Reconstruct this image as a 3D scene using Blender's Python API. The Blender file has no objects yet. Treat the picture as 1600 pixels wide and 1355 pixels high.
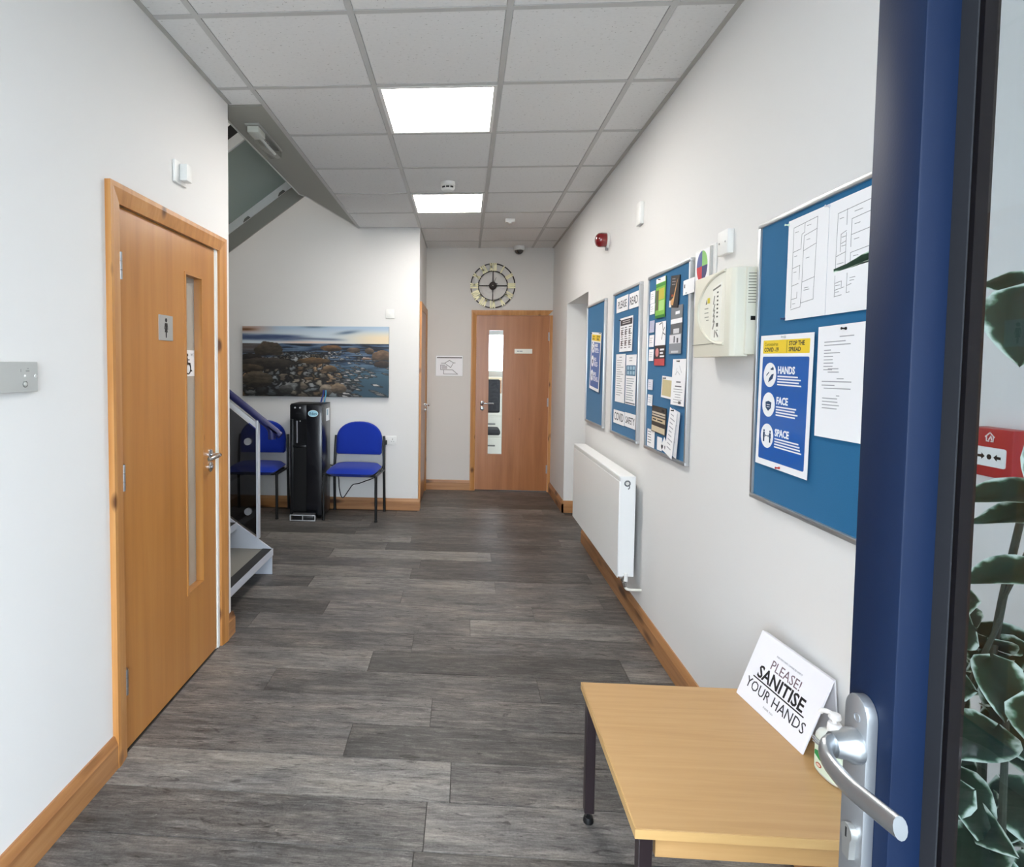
import bpy, bmesh, math, random
import numpy as np
from mathutils import Vector, Matrix, noise as mnoise
R = random.Random(11)
SC = bpy.context.scene
COL = SC.collection
PI = math.pi

# ------------------------------------------------------------------ camera, world, lights, exposure
# a phone camera: horizontal focal length 934 px of 1600, cropped off-centre
F_PX, PCX, PCY = 933.93, 666.47, 613.84
YAW, PITCH, ROLL, CAM_H = -0.06247, 0.04704, 0.00937, 1.44865
cd = bpy.data.cameras.new('camera')
cam = bpy.data.objects.new('camera', cd)
COL.objects.link(cam)
SC.camera = cam
cd.sensor_fit = 'HORIZONTAL'
cd.sensor_width = 36.0
cd.lens = F_PX / 1600 * 36
cd.shift_x = (800 - PCX) / 1600
cd.shift_y = (PCY - 677.5) / 1600
cd.clip_start = 0.02
_c, _s, _cp, _sp = math.cos(YAW), math.sin(YAW), math.cos(PITCH), math.sin(PITCH)
r0, fw, u0 = Vector((_c, -_s, 0)), Vector((_cp * _s, _cp * _c, -_sp)), Vector((_sp * _s, _sp * _c, _cp))
cr, sr = math.cos(ROLL), math.sin(ROLL)
rt, up = cr * r0 + sr * u0, cr * u0 - sr * r0
cam.matrix_world = Matrix(((rt.x, up.x, -fw.x, 0), (rt.y, up.y, -fw.y, 0), (rt.z, up.z, -fw.z, CAM_H), (0, 0, 0, 1)))

SC.view_settings.view_transform = 'Standard'
SC.view_settings.look = 'None'
SC.view_settings.gamma = 1.0
SC.view_settings.use_curve_mapping = False
SC.view_settings.exposure = 0.66
SKY_STRENGTH = 8.0
PANEL_STRENGTH = 19.0
UPSTAIRS_FILL_POWER = 20.0

w = bpy.data.worlds.new('overcast sky')
SC.world = w
w.use_nodes = True
bg = w.node_tree.nodes['Background']
bg.inputs[0].default_value = (0.80, 0.90, 1.0, 1)
bg.inputs[1].default_value = SKY_STRENGTH

def area_light(name, loc, rot, sx, sy, power, color=(1, 1, 1), portal=False):
    l = bpy.data.lights.new(name, 'AREA')
    l.shape = 'RECTANGLE'; l.size = sx; l.size_y = sy; l.energy = power; l.color = color
    if portal: l.cycles.is_portal = True
    o = bpy.data.objects.new(name, l); COL.objects.link(o)
    o.location = loc; o.rotation_euler = rot
    return o
area_light('entrance_portal', (-0.35, -0.36, 1.2), (PI / 2, 0, PI), 1.46, 2.36, 1, portal=True)
area_light('upstairs_fill', (-2.6, 4.4, 5.35), (0, 0, 0), 1.2, 0.6, UPSTAIRS_FILL_POWER, (1, 0.97, 0.92))  # unseen lamp added upstairs to brighten the stairwell

# ------------------------------------------------------------------ room measures (metres)
XR, XL, YE, H = 0.995, -1.231, 6.887, 2.7785      # right wall, left wall, end wall, ceiling
YB, YC, XS = 5.868, 3.07, -0.445                  # back wall of the stair bay, end of left wall, bay's side wall
Y0 = -0.35                                        # entrance wall
XF = -3.9

# ------------------------------------------------------------------ materials
def lin(c):
    if isinstance(c, str):
        c = [int(c[i:i + 2], 16) for i in (1, 3, 5)]
    return tuple(((v / 255) / 12.92 if v / 255 <= 0.04045 else ((v / 255 + 0.055) / 1.055) ** 2.4) for v in c)

def newmat(name):
    m = bpy.data.materials.new(name); m.use_nodes = True
    nt = m.node_tree; return m, nt, nt.nodes['Principled BSDF']

def N(nt, t, **kw):
    n = nt.nodes.new(t)
    for k, v in kw.items():
        if k in n.inputs.keys(): n.inputs[k].default_value = v
        else: setattr(n, k, v)
    return n

_cache = {}
def M(c, rough=0.5, metal=0.0, coat=0.0, emit=0.0, bump=0.0, bscale=200, spec=0.5):
    key = (c if isinstance(c, str) else tuple(c), rough, metal, coat, emit, bump, bscale, spec)
    if key in _cache: return _cache[key]
    m, nt, b = newmat('paint_' + (c[1:] if isinstance(c, str) else '_'.join(map(str, c))))
    b.inputs['Base Color'].default_value = (*lin(c), 1)
    b.inputs['Roughness'].default_value = rough
    b.inputs['Metallic'].default_value = metal
    b.inputs['Coat Weight'].default_value = coat
    b.inputs['Specular IOR Level'].default_value = spec
    if emit:
        b.inputs['Emission Color'].default_value = (*lin(c), 1); b.inputs['Emission Strength'].default_value = emit
    if bump:
        tc = N(nt, 'ShaderNodeTexCoord'); nz = N(nt, 'ShaderNodeTexNoise', Scale=bscale, Detail=3.0)
        bp = N(nt, 'ShaderNodeBump', Strength=bump, Distance=0.002)
        nt.links.new(tc.outputs['Object'], nz.inputs['Vector']); nt.links.new(nz.outputs['Fac'], bp.inputs['Height'])
        nt.links.new(bp.outputs['Normal'], b.inputs['Normal'])
    _cache[key] = m
    return m

def ramp(nt, stops):
    n = N(nt, 'ShaderNodeValToRGB'); e = n.color_ramp.elements
    while len(e) < len(stops): e.new(0.5)
    for k, (p, c) in enumerate(stops):
        e[k].position = p; e[k].color = (*lin(c), 1)
    return n

def wood(name, stops, scale=(1, 1, 1), rough=0.35, knots=None, nscale=3.0, coat=0.15, bump=0.03):
    """grain: noise stretched by scale (small = along the grain); knots: sparse dark spots"""
    m, nt, b = newmat(name); L = nt.links
    tc = N(nt, 'ShaderNodeTexCoord'); mp = N(nt, 'ShaderNodeMapping', Scale=scale)
    oi = N(nt, 'ShaderNodeObjectInfo')
    ad = N(nt, 'ShaderNodeVectorMath', operation='ADD')
    ml = N(nt, 'ShaderNodeVectorMath', operation='SCALE'); ml.inputs['Scale'].default_value = 13.0
    cx = N(nt, 'ShaderNodeCombineXYZ')
    for k in range(3): L.new(oi.outputs['Random'], cx.inputs[k])
    L.new(cx.outputs[0], ml.inputs[0]); L.new(tc.outputs['Object'], ad.inputs[0]); L.new(ml.outputs[0], ad.inputs[1])
    L.new(ad.outputs[0], mp.inputs['Vector'])
    nz = N(nt, 'ShaderNodeTexNoise', Scale=nscale, Detail=6.0, Roughness=0.6, Distortion=0.4)
    L.new(mp.outputs[0], nz.inputs['Vector'])
    rp = ramp(nt, stops); L.new(nz.outputs['Fac'], rp.inputs[0])
    out = rp.outputs[0]
    if knots:
        mp2 = N(nt, 'ShaderNodeMapping', Scale=knots[0]); L.new(ad.outputs[0], mp2.inputs['Vector'])
        vo = N(nt, 'ShaderNodeTexVoronoi', Scale=1.0); L.new(mp2.outputs[0], vo.inputs['Vector'])
        mr = N(nt, 'ShaderNodeMapRange'); mr.inputs['From Min'].default_value = knots[1]; mr.inputs['From Max'].default_value = knots[1] * 2.2
        L.new(vo.outputs['Distance'], mr.inputs['Value'])
        mx = N(nt, 'ShaderNodeMix', data_type='RGBA')
        L.new(mr.outputs[0], mx.inputs['Factor']); mx.inputs['A'].default_value = (*lin(knots[2]), 1); L.new(out, mx.inputs['B'])
        out = mx.outputs['Result']
    L.new(out, b.inputs['Base Color'])
    b.inputs['Roughness'].default_value = rough; b.inputs['Coat Weight'].default_value = coat; b.inputs['Coat Roughness'].default_value = 0.3
    if bump:
        bp = N(nt, 'ShaderNodeBump', Strength=bump, Distance=0.001); L.new(nz.outputs['Fac'], bp.inputs['Height']); L.new(bp.outputs[0], b.inputs['Normal'])
    return m

def clear_glass(name, tint, refl=1.0, rough=0.0):
    m, nt, b = newmat(name); L = nt.links
    nt.nodes.remove(b); out = nt.nodes['Material Output']
    tr = N(nt, 'ShaderNodeBsdfTransparent'); tr.inputs[0].default_value = (*tint, 1)
    gl = N(nt, 'ShaderNodeBsdfGlossy'); gl.inputs['Roughness'].default_value = rough
    fr = N(nt, 'ShaderNodeFresnel', IOR=1.5); mu = N(nt, 'ShaderNodeMath', operation='MULTIPLY'); mu.inputs[1].default_value = refl
    mx = N(nt, 'ShaderNodeMixShader')
    geo = N(nt, 'ShaderNodeNewGeometry'); inv = N(nt, 'ShaderNodeMath', operation='SUBTRACT'); inv.inputs[0].default_value = 1.0
    L.new(geo.outputs['Backfacing'], inv.inputs[1]); fm = N(nt, 'ShaderNodeMath', operation='MULTIPLY'); L.new(inv.outputs[0], fm.inputs[1]); L.new(fr.outputs[0], fm.inputs[0]); fr = fm
    L.new(fr.outputs[0], mu.inputs[0]); L.new(mu.outputs[0], mx.inputs[0]); L.new(tr.outputs[0], mx.inputs[1]); L.new(gl.outputs[0], mx.inputs[2])
    L.new(mx.outputs[0], out.inputs[0])
    return m

WALL = M('#e4e3e1', 0.75, bump=0.06, bscale=140, spec=0.25)
PLASTER = M('#b9b8b2', 0.8, bump=0.05)
WHITE = M('#eeeeec', 0.35)
WHITEPL = M('#e9e9e6', 0.4)
PAPER = M('#f4f4f6', 0.6)
BLACK = M('#0b0b0d', 0.45)
CHROME = M('#c9c9c9', 0.18, 1.0)
SATIN = M('#b9bbbd', 0.32, 1.0)
ALU = M('#c8cacc', 0.35, 0.85)
DARKTUBE = M('#0e0e10', 0.35)
INK = M('#26262a', 0.7)
GREYINK = M('#a2a2a6', 0.7)
BEIGE = M('#e6e3d2', 0.42)
STEEL_LT = M('#c9ced6', 0.4, 0.25)
DOORW = wood('veneer_door', [(0.2, '#a26a30'), (0.5, '#b57a3c'), (0.8, '#c08a4a')], (9, 0.5, 9), 0.3, ((4, 2.6, 4), 0.022, '#8f5c2a'), nscale=1.6, coat=0.3)
DOORE = wood('veneer_end_door', [(0.2, '#955a2c'), (0.5, '#a86a38'), (0.8, '#b57a48')], (9, 0.5, 9), 0.3, ((4, 2.6, 4), 0.022, '#7f4a20'), nscale=1.6, coat=0.3)
PINE_V = wood('pine_upright', [(0.3, '#a86f35'), (0.5, '#bb8145'), (0.7, '#c79257')], (16, 0.6, 16), 0.4, ((8, 5, 8), 0.10, '#5e3512'), nscale=1.5)
PINE_Y = wood('pine_along_y', [(0.3, '#916038'), (0.5, '#a87648'), (0.7, '#b8895a')], (14, 0.7, 18), 0.4, ((9, 2.6, 11), 0.15, '#4f2c0f'), nscale=1.5)
PINE_X = wood('pine_along_x', [(0.3, '#916038'), (0.5, '#a87648'), (0.7, '#b8895a')], (0.7, 14, 18), 0.4, ((2.6, 9, 11), 0.15, '#4f2c0f'), nscale=1.5)
TABLEW = wood('oak_laminate', [(0.2, '#b78e5a'), (0.5, '#c09763'), (0.8, '#c79f6c')], (1.2, 26, 26), 0.38, None, nscale=2.2, coat=0.1, bump=0.0)
EDGEW = wood('oak_edge', [(0.25, '#c49d65'), (0.75, '#cba56e')], (3, 3, 26), 0.4, None, nscale=2.2, coat=0.0, bump=0.0)
CLEAR = clear_glass('clear_glazing', (0.92, 0.94, 0.95), 0.8)
TINT = clear_glass('grey_tinted_glass', (0.34, 0.35, 0.37), 0.9)
PLASTIC_CLEAR = clear_glass('clear_plastic', (0.93, 0.94, 0.93), 0.8, 0.1)

def frosted():
    m, nt, b = newmat('frosted_glass')
    b.inputs['Base Color'].default_value = (*lin('#a5a49c'), 1)
    b.inputs['Roughness'].default_value = 0.22; b.inputs['Coat Weight'].default_value = 1.0; b.inputs['Coat Roughness'].default_value = 0.05
    return m
FROST = frosted()

def plank_mat():
    m, nt, b = newmat('grey_oak_vinyl'); L = nt.links
    tc = N(nt, 'ShaderNodeTexCoord'); oi = N(nt, 'ShaderNodeObjectInfo')
    cx = N(nt, 'ShaderNodeCombineXYZ')
    for k, s in enumerate((17.0, 5.0, 0.0)):
        mu = N(nt, 'ShaderNodeMath', operation='MULTIPLY'); mu.inputs[1].default_value = s
        L.new(oi.outputs['Random'], mu.inputs[0]); L.new(mu.outputs[0], cx.inputs[k])
    ad = N(nt, 'ShaderNodeVectorMath', operation='ADD'); L.new(tc.outputs['Object'], ad.inputs[0]); L.new(cx.outputs[0], ad.inputs[1])
    def nz(sc, scale, det=6.0, dist=0.3, ro=0.6):
        mp = N(nt, 'ShaderNodeMapping', Scale=sc); L.new(ad.outputs[0], mp.inputs['Vector'])
        n = N(nt, 'ShaderNodeTexNoise', Scale=scale, Detail=det, Roughness=ro, Distortion=dist); L.new(mp.outputs[0], n.inputs['Vector'])
        return n.outputs['Fac']
    streak = nz((2.3, 19, 1), 2.2, 9.0, 0.7, 0.74)
    blot = nz((3.2, 13, 1), 2.6, 4.0, 1.2, 0.6); fleck = nz((10, 46, 1), 1.7, 3.0, 0.8, 0.6)
    fine = nz((14, 120, 1), 1.5, 5.0, 0.2, 0.7)
    patch = nz((1.0, 3.5, 1), 2.4, 3.0)
    weave = nz((70, 70, 1), 2.0, 3.0, 0, 0.7)
    at = N(nt, 'ShaderNodeAttribute', attribute_type='OBJECT', attribute_name='tone')
    def mad(a, k, c):
        n = N(nt, 'ShaderNodeMath', operation='MULTIPLY_ADD'); L.new(a, n.inputs[0]); n.inputs[1].default_value = k
        if isinstance(c, float): n.inputs[2].default_value = c
        else: L.new(c, n.inputs[2])
        return n.outputs[0]
    v = mad(streak, 1.15, -0.575)
    v = mad(fine, 0.60, mad(v, 1.0, -0.30))
    def plus(a, b_):
        n = N(nt, 'ShaderNodeMath', operation='ADD'); L.new(a, n.inputs[0]); L.new(b_, n.inputs[1]); return n.outputs[0]
    v = plus(v, mad(patch, 0.60, -0.36)); v = plus(v, mad(weave, 0.34, -0.17)); v = plus(v, at.outputs['Fac'])
    def thr(a, lo, hi, k):
        n = N(nt, 'ShaderNodeMapRange'); L.new(a, n.inputs['Value']); n.inputs['From Min'].default_value = lo; n.inputs['From Max'].default_value = hi
        n.inputs['To Min'].default_value = 0.0; n.inputs['To Max'].default_value = k; return n.outputs[0]
    v = plus(v, thr(blot, 0.60, 0.72, -0.34)); v = plus(v, thr(fleck, 0.62, 0.70, -0.22)); v = plus(v, thr(fleck, 0.36, 0.28, 0.20))
    rp = ramp(nt, [(0.0, '#26231f'), (0.3, '#484644'), (0.5, '#676462'), (0.7, '#85837f'), (1.0, '#aaa8a3')])
    L.new(v, rp.inputs[0])
    # warm/grey drift
    mx = N(nt, 'ShaderNodeMix', data_type='RGBA', blend_type='MULTIPLY'); mx.inputs['Factor'].default_value = 1.0
    rp2 = ramp(nt, [(0.35, '#ffffff'), (0.65, '#fff8f1')]); L.new(patch, rp2.inputs[0])
    L.new(rp.outputs[0], mx.inputs['A']); L.new(rp2.outputs[0], mx.inputs['B'])
    L.new(mx.outputs['Result'], b.inputs['Base Color'])
    b.inputs['Roughness'].default_value = 0.42; b.inputs['Specular IOR Level'].default_value = 0.4
    bp = N(nt, 'ShaderNodeBump', Strength=0.12, Distance=0.001); L.new(v, bp.inputs['Height']); L.new(bp.outputs[0], b.inputs['Normal'])
    return m
PLANK = plank_mat()

def tile_mat():
    m, nt, b = newmat('mineral_ceiling_tile'); L = nt.links
    tc = N(nt, 'ShaderNodeTexCoord'); oi = N(nt, 'ShaderNodeObjectInfo')
    ad = N(nt, 'ShaderNodeVectorMath', operation='ADD'); cx = N(nt, 'ShaderNodeCombineXYZ')
    mu = N(nt, 'ShaderNodeMath', operation='MULTIPLY'); mu.inputs[1].default_value = 31.0
    L.new(oi.outputs['Random'], mu.inputs[0]); L.new(mu.outputs[0], cx.inputs[0]); L.new(mu.outputs[0], cx.inputs[1])
    L.new(tc.outputs['Object'], ad.inputs[0]); L.new(cx.outputs[0], ad.inputs[1])
    mp = N(nt, 'ShaderNodeMapping', Scale=(1, 2.0, 1)); L.new(ad.outputs[0], mp.inputs['Vector'])
    nz = N(nt, 'ShaderNodeTexNoise', Scale=55.0, Detail=2.0); L.new(mp.outputs[0], nz.inputs['Vector'])
    rp = ramp(nt, [(0.0, '#8b8a86'), (0.25, '#b5b4b1'), (0.34, '#e4e4e3'), (1.0, '#eaeae9')]); L.new(nz.outputs['Fac'], rp.inputs[0])
    vo = N(nt, 'ShaderNodeTexVoronoi', Scale=38.0); L.new(ad.outputs[0], vo.inputs['Vector'])
    mr = N(nt, 'ShaderNodeMapRange'); mr.inputs['From Min'].default_value = 0.055; mr.inputs['From Max'].default_value = 0.085
    L.new(vo.outputs['Distance'], mr.inputs['Value'])
    mx = N(nt, 'ShaderNodeMix', data_type='RGBA'); mx.inputs['A'].default_value = (*lin('#a5a4a1'), 1)
    L.new(mr.outputs[0], mx.inputs['Factor']); L.new(rp.outputs[0], mx.inputs['B'])
    L.new(mx.outputs['Result'], b.inputs['Base Color']); b.inputs['Roughness'].default_value = 0.9; b.inputs['Specular IOR Level'].default_value = 0.1
    bp = N(nt, 'ShaderNodeBump', Strength=0.25, Distance=0.002); L.new(nz.outputs['Fac'], bp.inputs['Height']); L.new(bp.outputs[0], b.inputs['Normal'])
    return m
TILE = tile_mat()

def fabric(name, c1, c2, scale=900):
    m, nt, b = newmat(name); L = nt.links
    tc = N(nt, 'ShaderNodeTexCoord'); nz = N(nt, 'ShaderNodeTexNoise', Scale=scale, Detail=2.0); L.new(tc.outputs['Object'], nz.inputs['Vector'])
    rp = ramp(nt, [(0.3, c1), (0.7, c2)]); L.new(nz.outputs['Fac'], rp.inputs[0]); L.new(rp.outputs[0], b.inputs['Base Color'])
    b.inputs['Roughness'].default_value = 0.85; b.inputs['Sheen Weight'].default_value = 0.15; b.inputs['Specular IOR Level'].default_value = 0.2
    bp = N(nt, 'ShaderNodeBump', Strength=0.15, Distance=0.001); L.new(nz.outputs['Fac'], bp.inputs['Height']); L.new(bp.outputs[0], b.inputs['Normal'])
    return m
BLUEFAB = fabric('royal_blue_fabric', '#0e2a90', '#1738a8')
FELT = fabric('teal_blue_felt', '#045b87', '#086695', 500)

def navy_paint():
    m, nt, b = newmat('navy_powder_coat'); L = nt.links
    b.inputs['Base Color'].default_value = (*lin('#071934'), 1)
    b.inputs['Roughness'].default_value = 0.5; b.inputs['Coat Weight'].default_value = 0.0; b.inputs['Specular IOR Level'].default_value = 0.22
    tc = N(nt, 'ShaderNodeTexCoord'); nz = N(nt, 'ShaderNodeTexNoise', Scale=380.0, Detail=2.0); L.new(tc.outputs['Object'], nz.inputs['Vector'])
    bp = N(nt, 'ShaderNodeBump', Strength=0.06, Distance=0.001); L.new(nz.outputs['Fac'], bp.inputs['Height']); L.new(bp.outputs[0], b.inputs['Normal'])
    return m
NAVY = navy_paint()

def leaf_mat():
    m, nt, b = newmat('variegated_leaf'); L = nt.links
    at = N(nt, 'ShaderNodeAttribute', attribute_name='margin'); tc = N(nt, 'ShaderNodeTexCoord')
    oi = N(nt, 'ShaderNodeObjectInfo')
    nz = N(nt, 'ShaderNodeTexNoise', Scale=38.0, Detail=3.0); L.new(tc.outputs['Object'], nz.inputs['Vector'])
    sb = N(nt, 'ShaderNodeMath', operation='SUBTRACT'); L.new(nz.outputs['Fac'], sb.inputs[0]); sb.inputs[1].default_value = 0.22
    a = N(nt, 'ShaderNodeMath', operation='MULTIPLY_ADD'); L.new(sb.outputs[0], a.inputs[0]); a.inputs[1].default_value = 1.6; L.new(at.outputs['Fac'], a.inputs[2])
    rp = ramp(nt, [(0.0, '#132015'), (0.62, '#1b3322'), (0.70, '#4c6a52'), (0.86, '#c9d2c4')])
    mr = N(nt, 'ShaderNodeMapRange'); mr.inputs['From Max'].default_value = 1.6; L.new(a.outputs[0], mr.inputs['Value'])
    L.new(mr.outputs[0], rp.inputs[0]); L.new(rp.outputs[0], b.inputs['Base Color'])
    b.inputs['Roughness'].default_value = 0.6; b.inputs['Specular IOR Level'].default_value = 0.25
    return m
LEAF = leaf_mat()

# ------------------------------------------------------------------ mesh helpers
class MB:
    def __init__(s): s.bm = bmesh.new()
    def _add(s, tmp):
        me = bpy.data.meshes.new('t'); tmp.to_mesh(me); tmp.free(); s.bm.from_mesh(me); bpy.data.meshes.remove(me)
    def box(s, x0, x1, y0, y1, z0, z1, bev=0.0, seg=2):
        t = bmesh.new(); bmesh.ops.create_cube(t, size=1)
        for v in t.verts:
            v.co = Vector(((x0 + x1) / 2 + v.co.x * (x1 - x0), (y0 + y1) / 2 + v.co.y * (y1 - y0), (z0 + z1) / 2 + v.co.z * (z1 - z0)))
        if bev: bmesh.ops.bevel(t, geom=t.edges[:], offset=bev, segments=seg, affect='EDGES', profile=0.5)
        s._add(t); return s
    def prism(s, pts, d0, d1, axis='z', bev=0.0):
        """polygon pts extruded along an axis: z: (x,y); y: (x,z); x: (y,z)"""
        t = bmesh.new()
        def P(a, b, d):
            return (a, b, d) if axis == 'z' else ((a, d, b) if axis == 'y' else (d, a, b))
        A = [t.verts.new(P(a, b, d0)) for a, b in pts]; B = [t.verts.new(P(a, b, d1)) for a, b in pts]
        n = len(pts); t.faces.new(A[::-1]); t.faces.new(B)
        for i in range(n): t.faces.new((A[i], A[(i + 1) % n], B[(i + 1) % n], B[i]))
        bmesh.ops.recalc_face_normals(t, faces=t.faces[:])
        if bev: bmesh.ops.bevel(t, geom=t.edges[:], offset=bev, segments=2, affect='EDGES', profile=0.5)
        s._add(t); return s
    def tube(s, pts, r, seg=10, rad=None, caps=True, flat=1.0, fdir=None):
        pts = [Vector(p) for p in pts]; t = bmesh.new(); rings = []
        prev = None
        for i, p in enumerate(pts):
            d = ((pts[min(i + 1, len(pts) - 1)] - pts[max(i - 1, 0)])).normalized()
            if fdir is not None: a = Vector(fdir)
            elif prev is None: a = Vector((0, 0, 1)) if abs(d.z) < 0.9 else Vector((1, 0, 0))
            else: a = prev
            a = (a - d * a.dot(d)).normalized(); b = d.cross(a); prev = a
            rr = rad[i] if rad else r
            rings.append([t.verts.new(p + (a * math.cos(2 * PI * k / seg) + b * math.sin(2 * PI * k / seg) * flat) * rr) for k in range(seg)])
        for i in range(len(rings) - 1):
            for k in range(seg):
                t.faces.new((rings[i][k], rings[i][(k + 1) % seg], rings[i + 1][(k + 1) % seg], rings[i + 1][k]))
        if caps: t.faces.new(rings[0][::-1]); t.faces.new(rings[-1])
        bmesh.ops.recalc_face_normals(t, faces=t.faces[:])
        s._add(t); return s
    def cyl(s, p0, p1, r, seg=16, r2=None): return s.tube([p0, p1], r, seg, rad=[r, r if r2 is None else r2])
    def lathe(s, prof, seg=24, origin=(0, 0, 0), axis='z', sx=1.0, sy=1.0):
        t = bmesh.new(); rings = []; o = Vector(origin)
        for r, h in prof:
            ring = []
            for k in range(seg):
                a = 2 * PI * k / seg; x, y = r * math.cos(a) * sx, r * math.sin(a) * sy
                v = (x, y, h) if axis == 'z' else ((x, h, y) if axis == 'y' else (h, x, y))
                ring.append(t.verts.new(o + Vector(v)))
            rings.append(ring)
        for i in range(len(rings) - 1):
            for k in range(seg): t.faces.new((rings[i][k], rings[i][(k + 1) % seg], rings[i + 1][(k + 1) % seg], rings[i + 1][k]))
        t.faces.new(rings[0][::-1]); t.faces.new(rings[-1])
        bmesh.ops.recalc_face_normals(t, faces=t.faces[:])
        s._add(t); return s
    def torus(s, c, Rr, r, axis='z', n=48, seg=8, a0=0, a1=2 * PI):
        pts = []
        full = abs(a1 - a0 - 2 * PI) < 1e-6
        for k in range(n + 1):
            a = a0 + (a1 - a0) * k / n; x, y = Rr * math.cos(a), Rr * math.sin(a)
            v = (x, y, 0) if axis == 'z' else ((x, 0, y) if axis == 'y' else (0, x, y))
            pts.append(Vector(c) + Vector(v))
        return s.tube(pts, r, seg, caps=not full, fdir={'z': (0, 0, 1), 'y': (0, 1, 0), 'x': (1, 0, 0)}[axis])
    def xf(s, m): bmesh.ops.transform(s.bm, matrix=m, verts=s.bm.verts[:]); return s
    def build(s, name, mat, parent=None, smooth=True):
        me = bpy.data.meshes.new(name); s.bm.to_mesh(me); s.bm.free()
        me.materials.append(mat)
        if smooth and len(me.polygons):
            me.polygons.foreach_set('use_smooth', [True] * len(me.polygons))
            me.set_sharp_from_angle(angle=math.radians(38))
        o = bpy.data.objects.new(name, me); COL.objects.link(o)
        if parent: o.parent = parent
        return o

def tag(o, label=None, cat=None, group=None, kind=None):
    if label: o['label'] = label
    if cat: o['category'] = cat
    if group: o['group'] = group
    if kind: o['kind'] = kind
    return o
def empty(name, loc=(0, 0, 0), axes=None, rz=0.0):
    o = bpy.data.objects.new(name, None); COL.objects.link(o); o.empty_display_size = 0.05
    if axes:
        u, v, n = [Vector(a) for a in axes]
        o.matrix_world = Matrix(((u.x, v.x, n.x, loc[0]), (u.y, v.y, n.y, loc[1]), (u.z, v.z, n.z, loc[2]), (0, 0, 0, 1)))
    else:
        o.location = loc; o.rotation_euler = (0, 0, rz)
    return o
def thing(name, label, cat, loc=(0, 0, 0), axes=None, rz=0.0, group=None): return tag(empty(name, loc, axes, rz), label, cat, group)
def struct(o, label=None): return tag(o, label, kind='structure')
ON_R = ((0, -1, 0), (0, 0, 1), (-1, 0, 0))     # local x = along the wall, y = up, z = out of the wall
ON_L = ((0, 1, 0), (0, 0, 1), (1, 0, 0))
ON_E = ((1, 0, 0), (0, 0, 1), (0, -1, 0))

def text(body, parent, mat, x, y, z, size, align='LEFT', rot=0.0, name='lettering', bold=0.0, sx=1.0, ext=0.0002):
    cu = bpy.data.curves.new('txt', 'FONT'); cu.body = body; cu.size = size; cu.align_x = align; cu.extrude = ext; cu.offset = bold
    cu.resolution_u = 2
    to = bpy.data.objects.new('txt', cu); COL.objects.link(to)
    bpy.context.view_layer.update()
    dg = bpy.context.evaluated_depsgraph_get()
    me = bpy.data.meshes.new_from_object(to.evaluated_get(dg))
    bpy.data.objects.remove(to); bpy.data.curves.remove(cu)
    me.transform(Matrix.Translation((x, y, z)) @ Matrix.Rotation(rot, 4, 'Z') @ Matrix.Diagonal((sx, 1, 1, 1)))
    me.materials.clear(); me.materials.append(mat)
    o = bpy.data.objects.new(name, me); COL.objects.link(o); o.parent = parent
    return o
def rect(parent, name, mat, x0, y0, x1, y1, z0, z1): return MB().box(x0, x1, y0, y1, z0, z1).build(name, mat, parent, smooth=False)
def bars(parent, name, mat, rs, z0, z1):
    m = MB()
    for x0, y0, x1, y1 in rs: m.box(x0, x1, y0, y1, z0, z1)
    return m.build(name, mat, parent, smooth=False)
def segs(parent, name, mat, ss, wd, z0, z1):
    m = MB()
    for x0, y0, x1, y1 in ss:
        d = Vector((x1 - x0, y1 - y0)); n = Vector((-d.y, d.x)).normalized() * wd / 2; d = d.normalized() * wd / 2
        m.prism([(x0 - d.x - n.x, y0 - d.y - n.y), (x1 + d.x - n.x, y1 + d.y - n.y), (x1 + d.x + n.x, y1 + d.y + n.y), (x0 - d.x + n.x, y0 - d.y + n.y)], z0, z1)
    return m.build(name, mat, parent, smooth=False)
def disc_pts(cx, cy, rx, ry=None, n=28): return [(cx + rx * math.cos(2 * PI * k / n), cy + (ry or rx) * math.sin(2 * PI * k / n)) for k in range(n)]
def rrect(x0, y0, x1, y1, r, n=6):
    P = []
    for cx, cy, a in ((x1 - r, y0 + r, -PI / 2), (x1 - r, y1 - r, 0), (x0 + r, y1 - r, PI / 2), (x0 + r, y0 + r, PI)):
        P += [(cx + r * math.cos(a + PI / 2 * k / n), cy + r * math.sin(a + PI / 2 * k / n)) for k in range(n + 1)]
    return P

# ------------------------------------------------------------------ floor
fl = MB().box(XF, 1.3, YC - 0.1, 7.0, -0.1, -0.003).box(XL - 0.15, 1.15, Y0 - 0.1, YC - 0.1, -0.1, -0.003).build('floor', M('#3b3733', 0.6), smooth=False)
struct(fl, 'grey wood effect vinyl plank floor of the corridor')
ROW, PL, GAP = 0.205, 1.22, 0.0011
_pm = {}
def plank(x0, x1, y0, y1, tone):
    key = (round(x1 - x0, 4), round(y1 - y0, 4))
    if key not in _pm:
        a, b = (x1 - x0) / 2 - GAP, (y1 - y0) / 2 - GAP
        m = MB().box(-a, a, -b, b, -0.003, 0.0, 0.0008, 1)
        o = m.build('plank', PLANK, fl, smooth=False); _pm[key] = o.data
    else:
        o = bpy.data.objects.new('plank', _pm[key]); COL.objects.link(o); o.parent = fl
    o.location = ((x0 + x1) / 2, (y0 + y1) / 2, 0); o['tone'] = 0.47 + (tone - 0.5) * 0.95
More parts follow.
